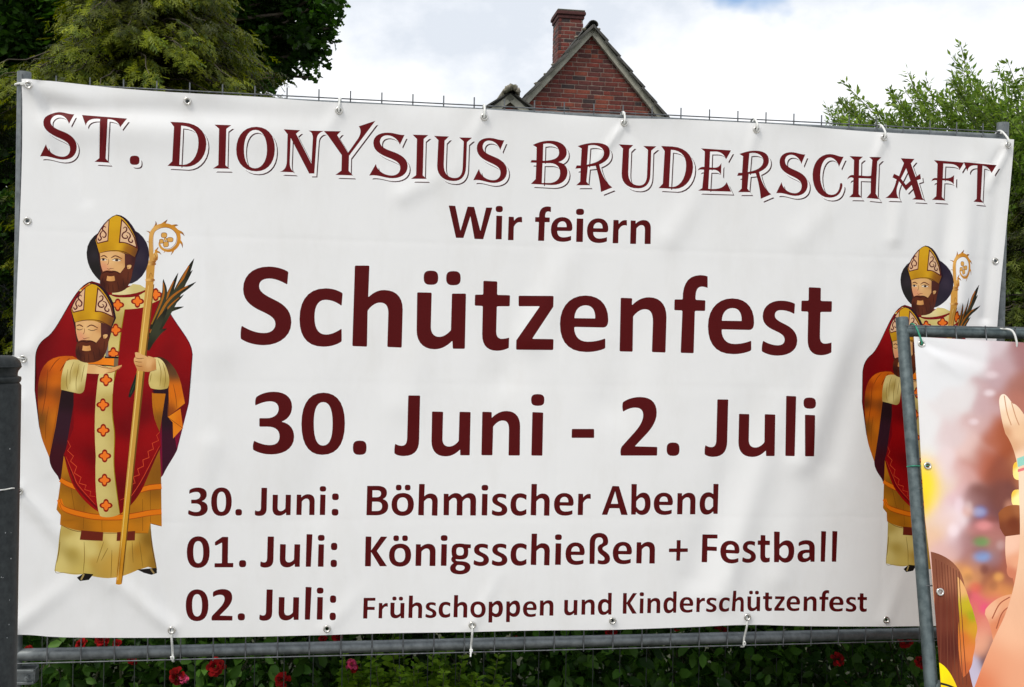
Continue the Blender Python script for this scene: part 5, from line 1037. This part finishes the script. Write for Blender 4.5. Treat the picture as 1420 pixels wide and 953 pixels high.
# ------------------------------------------------------------------ plants
def leaf_template(kind):
    """verts, faces of one leaf, unit length along +x, normal +z, folded and curved"""
    if kind == 'blade':
        V = [(0, 0, 0), (.45, .18, .03), (.45, -.18, .03), (1, 0, -.06)]; Fs = [(0, 2, 3, 1)]
    elif kind == 'oval':
        V = [(0, 0, 0), (.3, .27, .06), (.72, .23, .05), (1, 0, -.08), (.72, -.23, .05), (.3, -.27, .06), (.5, 0, -.02)]; Fs = [(0, 6, 2, 1), (6, 3, 2), (0, 5, 4, 6), (6, 4, 3)]
    elif kind == 'petal':
        V = [(0, 0, 0), (.35, .40, .10), (.8, .46, .04), (1, .18, -.10), (.98, -.16, -.10), (.8, -.46, .04), (.35, -.40, .10), (.5, 0, -.04)]; Fs = [(0, 7, 2, 1), (7, 4, 3, 2), (0, 6, 5, 7), (7, 5, 4)]
    elif kind == 'maple':
        V = [(0, 0, 0), (.2, .42, .04), (.5, .28, .0), (.62, .5, .05), (1, 0, -.05), (.62, -.5, .05), (.5, -.28, 0), (.2, -.42, .04), (.42, 0, -.03)]
        Fs = [(0, 8, 2, 1), (8, 4, 3, 2), (0, 7, 6, 8), (8, 6, 5, 4)]
    elif kind == 'spray':
        V = [(0, 0, 0), (1, 0, -.12)]; Fs = []
        V = []; 
        for k in range(5):
            x = .12+k*.18; s = 1 if k % 2 else -1; l = .42*(1-.12*k)
            b = len(V); V += [(x-.06, 0, 0), (x+.05, 0, 0), (x+l*.75, s*l*.62, -.06), (x+l*.55, s*l*.75, -.05)]; Fs.append((b, b+1, b+2, b+3) if s > 0 else (b+3, b+2, b+1, b))
        b = len(V); V += [(0, .03, 0), (0, -.03, 0), (1, 0, -.10), (.6, .07, -.02)]; Fs.append((b, b+1, b+2, b+3))
    return np.array(V, float), Fs
def leaves(name, pos, dirs, nrm, size, cols, kind, mat, parent=None):
    """one mesh of many leaves; pos, dirs, nrm (n,3), size (n,), cols (n,3) linear"""
    V, Fs = leaf_template(kind); n = len(pos); k = len(V)
    x = dirs/np.linalg.norm(dirs, axis=1)[:, None]; y = np.cross(nrm, x); y /= np.linalg.norm(y, axis=1)[:, None]+1e-9; z = np.cross(x, y)
    P = pos[:, None]+size[:, None, None]*(V[None, :, :1]*x[:, None]+V[None, :, 1:2]*y[:, None]+V[None, :, 2:]*z[:, None])
    P = P.reshape(-1, 3)
    loops = []; starts = []; c = 0
    base = np.concatenate([np.array(f) for f in Fs]); lens = np.array([len(f) for f in Fs])
    L_i = (np.arange(n)[:, None]*k+base[None]).ravel()
    tot = np.tile(lens, n); st = np.concatenate([[0], np.cumsum(tot)[:-1]])
    me = bpy.data.meshes.new(name); me.vertices.add(len(P)); me.vertices.foreach_set('co', P.ravel())
    me.loops.add(len(L_i)); me.loops.foreach_set('vertex_index', L_i); me.polygons.add(len(tot)); me.polygons.foreach_set('loop_start', st); me.polygons.foreach_set('loop_total', tot)
    a = me.color_attributes.new('Col', 'FLOAT_COLOR', 'POINT'); cc = np.ones((len(P), 4)); cc[:, :3] = np.repeat(cols, k, axis=0); a.data.foreach_set('color', cc.ravel())
    me.update(calc_edges=True); return link(name, me, mat, parent)
def rcol(n, c0, c1, g_, jitter=.25):
    t = g_.random(n)[:, None]; c = np.array(c0)*(1-t)+np.array(c1)*t
    return np.clip(c*(1+jitter*g_.normal(size=(n, 1))), .004, 1)
def unit(v): return v/(np.linalg.norm(v, axis=-1, keepdims=True)+1e-9)
def branches(m, base, tip, g_, r0, n=5, wig=.06):
    P = [np.array(base)+(np.array(tip)-np.array(base))*t for t in np.linspace(0, 1, n)]; L0 = np.linalg.norm(np.array(tip)-np.array(base))
    P = [p+g_.normal(size=3)*wig*L0*(0 if i == 0 else .5) for i, p in enumerate(P)]
    m.tube(P, list(np.linspace(r0, r0*.3, n)), 7, cap=False); return P
def clump_tree(name, label, cat, base, clumps, kind, sz, c0, c1, seed, trunk_r=.1, per=60, mat='leaf', group=None, flat=.6, droop=0.0, spread=1.0, limbs=True):
    """clumps: (n,4) centre and radius; leaves in each clump sit near its shell, pointing outward"""
    g_ = np.random.default_rng(seed); t = thing(name, label, cat, base, group)
    cl = np.asarray(clumps, float); pos = []; dr = []; nr = []; cols = []; s_ = []
    for c in cl:
        n = int(per*(c[3]/np.median(cl[:, 3]))**2)+8
        d = unit(g_.normal(size=(n, 3))); rad = c[3]*(g_.random((n, 1))**.45)
        pos.append(c[:3]+d*rad*np.array([1, 1, flat])*spread); dd = d*np.array([1, 1, .5])+g_.normal(size=(n, 3))*.5; dd[:, 2] -= droop; dr.append(dd)
        nr.append(unit(np.array([0, 0, 1.0])+g_.normal(size=(n, 3))*.55)); tt = rcol(n, c0, c1, g_, .12)*(1+.28*g_.normal()); cols.append(tt); s_.append(sz*g_.uniform(.65, 1.25, n))
    o = leaves('crown', np.vstack(pos), np.vstack(dr), np.vstack(nr), np.concatenate(s_), np.clip(np.vstack(cols), .003, 1), kind, MAT[mat], t)
    m = MB(); top = cl[:, :3].mean(0)
    tr = branches(m, base, top, g_, trunk_r, 7, .03)
    m.build('trunk', MAT['bark'], t)
    if limbs:
        m = MB()
        for c in cl[g_.permutation(len(cl))[:min(70, len(cl))]]:
            s0 = tr[int(np.clip(np.searchsorted([p[2] for p in tr], c[2]-.4), 1, len(tr)-1))]; branches(m, s0, c[:3], g_, trunk_r*.22, 4)
        m.build('limbs', MAT['bark'], t)
    return t
g1 = np.random.default_rng(11)
def ell_clumps(cpx, rx, ry, d, dd, n, r0, r1, g_, keep=None):
    """clumps spread through an ellipsoid seen around a pixel at distance d"""
    o = []; c = at(cpx[0], cpx[1], d); k = d/F
    while len(o) < n:
        v = g_.uniform(-1, 1, 3)
        if v@v > 1 or v@v < .25: continue
        p = c+np.array([v[0]*rx*k, v[1]*dd, v[2]*ry*k])
        if keep is None or keep(v): o.append((*p, g_.uniform(r0, r1)))
    return np.array(o)
# yellow-green conifer: arching boughs hung with sprays
def conifer(name, label, base, top_z, cx_, cy_, rad, seed, c0, c1, n_b, ssz, dens, az=(0, 2*math.pi), full_z=99, low_z=-9):
    g_ = np.random.default_rng(seed); t = thing(name, label, 'conifer', base)
    pos = []; dr = []; nr = []; cols = []; s_ = []; m = MB()
    for k in range(n_b):
        h = base[2]+.15+(top_z-base[2]-.15)*g_.random()**.85; f_ = (h-base[2])/(top_z-base[2])
        L0 = rad*(1.02-f_**6*.9)*g_.uniform(.72, 1.08); a = g_.uniform(*az)
        if h > full_z and math.cos(a) < -.1: L0 *= .55
        if h < low_z and math.cos(a) < .1: L0 *= .58
        d = np.array([math.cos(a), math.sin(a), 0]); n = 10
        P = [np.array([cx_, cy_, h])+d*L0*u+np.array([0, 0, 1])*L0*(.34*u-.52*u*u)+g_.normal(size=3)*.012 for u in np.linspace(0, 1, n)]
        m.tube(P, list(np.linspace(.009, .002, n)), 4, cap=False)
        br = 1+.30*g_.normal(); hue = g_.random(); side = np.array([-d[1], d[0], 0])
        for i in range(2, n):
            q = int(dens*(.6+i/n)); u = g_.uniform(-1, 1, (q, 1)); wd_ = .16*L0*(1.25-i/n)
            pp = P[i]+side*u*wd_+d*g_.normal(size=(q, 1))*.05; pp[:, 2] -= np.abs(u[:, 0])*wd_*.55+g_.random(q)*.05
            pos.append(pp); dd = d*.8+side*u*.9+g_.normal(size=(q, 3))*.3; dd[:, 2] -= .55+.5*g_.random(q); dr.append(dd)
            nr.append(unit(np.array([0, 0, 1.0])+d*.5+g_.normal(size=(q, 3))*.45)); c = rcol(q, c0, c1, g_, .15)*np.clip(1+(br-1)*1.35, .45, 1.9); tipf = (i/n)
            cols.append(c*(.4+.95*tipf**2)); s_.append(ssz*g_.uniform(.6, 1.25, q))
    leaves('crown', np.vstack(pos), np.vstack(dr), np.vstack(nr), np.concatenate(s_), np.clip(np.vstack(cols), .003, 1), 'spray', MAT['leaf'], t)
    m.build('boughs', MAT['bark'], t)
    MB().tube([base, (cx_, cy_, top_z*.6), (cx_, cy_, top_z)], [.13, .08, .01], 10).build('trunk', MAT['bark'], t)
    return t
d1 = 6.6; cc = at(165, 150, d1)
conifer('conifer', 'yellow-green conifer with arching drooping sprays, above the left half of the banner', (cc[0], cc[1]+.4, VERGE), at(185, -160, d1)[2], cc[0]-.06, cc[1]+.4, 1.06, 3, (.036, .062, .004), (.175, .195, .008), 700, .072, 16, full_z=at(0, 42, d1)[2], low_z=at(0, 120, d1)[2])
cc2 = at(-115, 300, 6.9)
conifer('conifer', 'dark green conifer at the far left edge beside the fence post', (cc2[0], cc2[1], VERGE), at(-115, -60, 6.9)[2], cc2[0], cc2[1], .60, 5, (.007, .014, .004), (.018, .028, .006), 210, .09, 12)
# dark maple behind it
cl = np.vstack([ell_clumps((150, -60), 285, 210, 9.5, 1.2, 190, .18, .34, g1), ell_clumps((395, -10), 62, 95, 9.3, .5, 46, .10, .2, g1), ell_clumps((405, 60), 52, 34, 9.2, .3, 16, .07, .13, g1), ell_clumps((370, 100), 30, 16, 9.2, .3, 7, .06, .1, g1),
                ell_clumps((20, 60), 200, 120, 9.6, .8, 90, .2, .35, g1), ell_clumps((350, 40), 60, 80, 9.5, .5, 40, .15, .22, g1), ell_clumps((20, 300), 130, 250, 9.4, .6, 110, .2, .34, g1), ell_clumps((5, 330), 75, 230, 9.0, .5, 110, .15, .25, g1),
                np.array([(*at(x, y, 9.2), r) for x, y, r in ((448, 48, .07), (458, 58, .05), (440, 72, .08), (450, 88, .05), (428, 97, .07), (436, 106, .04), (412, 104, .06), (392, 112, .05), (380, 118, .05), (372, 112, .07), (462, 46, .035), (420, 84, .08), (402, 92, .08), (444, 30, .05), (436, 14, .06))])])
maple_base = at(200, 400, 9.5); 
clump_tree('maple_tree', 'tall dark green broadleaf tree behind the yellow-green conifer, with twigs against the sky', 'tree', (maple_base[0], maple_base[1], VERGE), cl, 'maple', .062, (.012, .036, .005), (.045, .105, .012), 21, .16, 170)
# willow-like shrub at right: long shoots with narrow leaves
def shoots(name, label, base, tips, seed, c0, c1, lsz, step, cat='shrub', fan=.25, group=None):
    g_ = np.random.default_rng(seed); t = thing(name, label, cat, base, group); m = MB(); pos = []; dr = []; nr = []; s_ = []; cols = []
    for tip in tips:
        tip = np.array(tip); b = np.array(base)+np.array([g_.normal()*fan, g_.normal()*fan, .1]); mid = (b+tip)/2+np.array([(b[0]-tip[0])*.22, g_.normal()*.1, .15*np.linalg.norm(tip-b)])
        L0 = np.linalg.norm(tip-b); n = max(8, int(L0/.08)); U = np.linspace(0, 1, n)[:, None]
        P = (1-U)**2*b+2*(1-U)*U*mid+U*U*tip; m.tube(P, list(np.linspace(.009, .0018, n)), 4, cap=False)
        k = int(L0/step); u = g_.uniform(.12, 1, k)[:, None]; pp = (1-u)**2*b+2*(1-u)*u*mid+u*u*tip; tg = unit(2*(1-u)*(mid-b)+2*u*(tip-mid))
        # side twigs
        sd = unit(g_.normal(size=(k, 3))); offl = g_.random((k, 1))*.20*(1.12-u); pos.append(pp+sd*offl)
        dd = tg*.7+sd*.9; dd[:, 2] -= .1; dr.append(dd); nr.append(unit(np.array([0, 0, 1.0])+g_.normal(size=(k, 3))*.6)); s_.append(lsz*g_.uniform(.6, 1.2, k)); cols.append(rcol(k, c0, c1, g_, .15)*(1+.2*g_.normal()))
    leaves('foliage', np.vstack(pos), np.vstack(dr), np.vstack(nr), np.concatenate(s_), np.clip(np.vstack(cols), .003, 1), 'blade', MAT['leaf'], t); m.build('stems', MAT['stem'], t); return t
g2 = np.random.default_rng(5); D = 7.6
env = [(1145, 150), (1168, 112), (1185, 135), (1200, 160), (1235, 118), (1262, 100), (1285, 108), (1300, 128), (1331, 60), (1345, 95), (1375, 115), (1385, 92), (1400, 90), (1420, 95), (1450, 80), (1480, 110)]
tips = [at(x+g2.normal()*2, y+g2.normal()*2, D+g2.uniform(-.35, .35)) for x, y in env]
for k in range(250):
    x = g2.uniform(1150, 1500); yt = np.interp(x, [q[0] for q in sorted(env)], [q[1] for q in sorted(env)]); tips.append(at(x+g2.normal()*4, yt+14+abs(g2.normal())*55, D+g2.uniform(-.7, .7)))
bb = at(1480, 420, D)
shoots('willow_shrub', 'light green shrub of narrow-leaved shoots against the sky, behind the banner\'s right end', (bb[0], bb[1], VERGE), tips, 31, (.07, .14, .018), (.22, .31, .055), .050, .0082, fan=.35)
# dark mass under it and beside the right edge
cl = ell_clumps((1440, 330), 90, 160, 8.6, .6, 110, .14, .26, g1)
b_ = at(1450, 500, 8.6); clump_tree('evergreen_shrub', 'dark evergreen shrub in the shade right of the banner', 'shrub', (b_[0], b_[1], VERGE), cl, 'oval', .05, (.010, .022, .005), (.03, .05, .010), 41, .06, 110)
cc3 = at(1440, 420, 6.4)
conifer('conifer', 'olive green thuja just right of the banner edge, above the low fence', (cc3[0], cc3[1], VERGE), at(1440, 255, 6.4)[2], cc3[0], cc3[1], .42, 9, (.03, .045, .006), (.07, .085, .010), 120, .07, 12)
# rose hedge under the banner
def rose(name, label, x, y, w_, dpt, h_, seed, blooms, n=4200):
    g_ = np.random.default_rng(seed); base = (x, y, VERGE); t = thing(name, label, 'rose bush', base, 'rose bushes growing along the fence')
    p = g_.uniform(-1, 1, (n, 3)); pos = np.c_[x+p[:, 0]*w_, y+p[:, 1]*dpt, VERGE+.02+(p[:, 2]*.5+.5)*h_*(1-.15*g_.random(n))]
    dd = g_.normal(size=(n, 3)); dd[:, 1] -= .5; dd[:, 2] -= .2
    nr_ = unit(np.array([0, -.55, .8])+g_.normal(size=(n, 3))*.6); br_ = 1+.35*np.sin(pos[:, 0]*9+seed)*np.sin(pos[:, 2]*11+seed*2)
    cols = rcol(n, (.016, .055, .007), (.075, .17, .02), g_, .3)*br_[:, None]
    leaves('foliage', pos, dd, nr_, g_.uniform(.030, .072, n), np.clip(cols, .003, 1), 'oval', MAT['leaf'], t)
    m = MB()
    for k in range(16): branches(m, (x+g_.uniform(-.8, .8)*w_, y+g_.uniform(-.6, .6)*dpt, VERGE), (x+g_.uniform(-1, 1)*w_, y+g_.uniform(-.8, .6)*dpt, VERGE+h_*g_.uniform(.6, 1)), g_, .006, 5)
    m.build('stems', MAT['stem'], t)
    for (px_, py_, dist, r_, colr) in blooms:
        r_ = r_*.74; c_ = at(px_, py_, dist); pos_ = []; ddir = []; nn = []; ss = []
        ax = unit(np.array([g_.normal()*.35, -1, .45+g_.normal()*.3])); e1 = unit(np.cross(ax, Z3)); e2 = np.cross(e1, ax)
        for ring, (tilt, q, rr) in enumerate(((.10, 4, .55), (.45, 6, .75), (.85, 8, .95), (1.25, 9, 1.05), (1.6, 8, 1.0))):
            for j in range(q):
                a = 2*math.pi*j/q+ring*.6+g_.normal()*.2; ed = e1*math.cos(a)+e2*math.sin(a); tl = tilt+g_.normal()*.15
                ddir.append(ed*math.sin(tl)+ax*math.cos(tl)); pos_.append(c_+ed*r_*.10*ring-ax*r_*.12*ring+g_.normal(size=3)*.001); nn.append(unit(ed*-math.cos(tl)+ax*math.sin(tl)+g_.normal(size=3)*.15)); ss.append(r_*.72*rr*g_.uniform(.85, 1.15))
        cols = rcol(len(pos_), colr, tuple(np.minimum(np.array(colr)*1.7+.002, 1)), g_, .35)
        leaves('bloom', np.array(pos_), np.array(ddir), np.array(nn), np.array(ss), cols, 'petal', MAT['petal'], t)
    return t
RD, PK = (.17, .001, .002), (.38, .04, .10)
hx = lambda px_: at(px_, 900, 4.25)
BLO = [[(38, 900, 4.0, .022, RD), (110, 893, 4.0, .030, RD), (140, 888, 3.95, .032, RD), (162, 893, 3.95, .022, RD), (185, 915, 4.02, .026, RD), (242, 938, 3.95, .040, RD), (254, 940, 3.95, .024, PK)],
       [(298, 924, 3.95, .042, RD), (390, 942, 3.95, .038, RD), (447, 885, 3.98, .020, RD), (468, 883, 3.98, .026, RD), (488, 920, 3.9, .026, PK), (492, 928, 3.92, .020, RD)],
       [(716, 886, 4.05, .016, RD)],
       [(846, 876, 4.05, .028, RD), (938, 870, 4.05, .018, RD), (1000, 872, 4.05, .032, RD)],
       [(1164, 914, 4.0, .032, RD), (1257, 887, 3.95, .036, RD), (1278, 918, 3.95, .030, RD), (1170, 948, 4.1, .015, PK)]]
NM = ['rose bush with red roses under the left bishop, beside the dark bollard', 'rose bush with red and pink roses left of the bright shrub', 'shaded leafy rose bush behind the bright green shrub',
      'dark rose bush right of the middle, with few roses touching the banner edge', 'rose bush with red roses beside the leaning fence post']
for k, px_ in enumerate((110, 390, 660, 930, 1200)):
    c_ = hx(px_); rose('rose_bush', NM[k], c_[0], c_[1]+.12, .46, .34, 1.0, 50+k, BLO[k], 5600)
for k, px_ in enumerate(()):
    c_ = hx(px_); rose('rose_bush', 'rose bush hidden mostly behind the festival poster', c_[0], c_[1]+.1, .4, .3, 1.0, 60+k, [], 3000)
# bright leafy shrub in the middle
g3 = np.random.default_rng(8); D = 3.95
env = [(478, 900), (500, 912), (520, 890), (545, 870), (560, 895), (600, 900), (619, 882), (640, 905), (655, 928), (690, 905), (700, 935), (580, 920), (530, 925), (610, 915), (560, 930), (668, 940)]
tips = [at(x, y+8, D+g3.uniform(-.06, .06)) for x, y in env]+[at(g3.uniform(475, 690), g3.uniform(915, 975), D+g3.uniform(-.1, .1)) for _ in range(42)]
bb = at(585, 1040, D)
def young(name, label, base, tips, seed):
    g_ = np.random.default_rng(seed); t = thing(name, label, 'shrub', base); m = MB(); pos = []; dr = []; nr = []; s_ = []
    for tip in tips:
        tip = np.array(tip); b = np.array([base[0]+(tip[0]-base[0])*.8, base[1], VERGE]); P = [b+(tip-b)*u for u in np.linspace(0, 1, 6)]; m.tube(P, list(np.linspace(.004, .0015, 6)), 4, cap=False)
        for j in range(9):
            c_ = tip+(b-tip)*j*.055
            for s in range(3):
                a = 2.4*j+s*2.09+g_.normal()*.4; d = np.array([math.cos(a), math.sin(a)*.8, .35-.07*j+g_.normal()*.25]); pos.append(c_); dr.append(d); nr.append(unit(np.array([-math.cos(a)*.4, -.3, 1])+g_.normal(size=3)*.25)); s_.append(.026+.005*min(j, 4)+g_.normal()*.005)
    n = len(pos); leaves('foliage', np.array(pos), np.array(dr), np.array(nr), np.array(s_), rcol(n, (.09, .19, .012), (.20, .33, .022), g_, .18), 'oval', MAT['leaf'], t); m.build('stems', MAT['stem'], t)
young('young_shrub', 'bright green young shrub under the middle of the banner', (bb[0], bb[1], VERGE), tips, 71)
# garden wire fence behind the roses' front
gf = np.array([-2.2, 3.62, VERGE]); GA = FA
t = thing('garden_fence', 'thin dark wire mesh garden fence standing among the roses behind the banner', 'fence', tuple(gf))
wmesh = MB().tube([(0, 0, 0), (0, 0, .62)], .0019, 5).mesh('wire')
for k in range(46):
    o = link('wire', wmesh, MAT['gwire'], t); o.location = gf+GA*k*.102
hmesh = MB().tube([(0, 0, 0), tuple(GA*4.6)], .0019, 5).mesh('cross_wire')
for k in range(1): 
    o = link('cross_wire', hmesh, MAT['gwire'], t); o.location = gf+Z3*.55
bpy.context.view_layer.update()
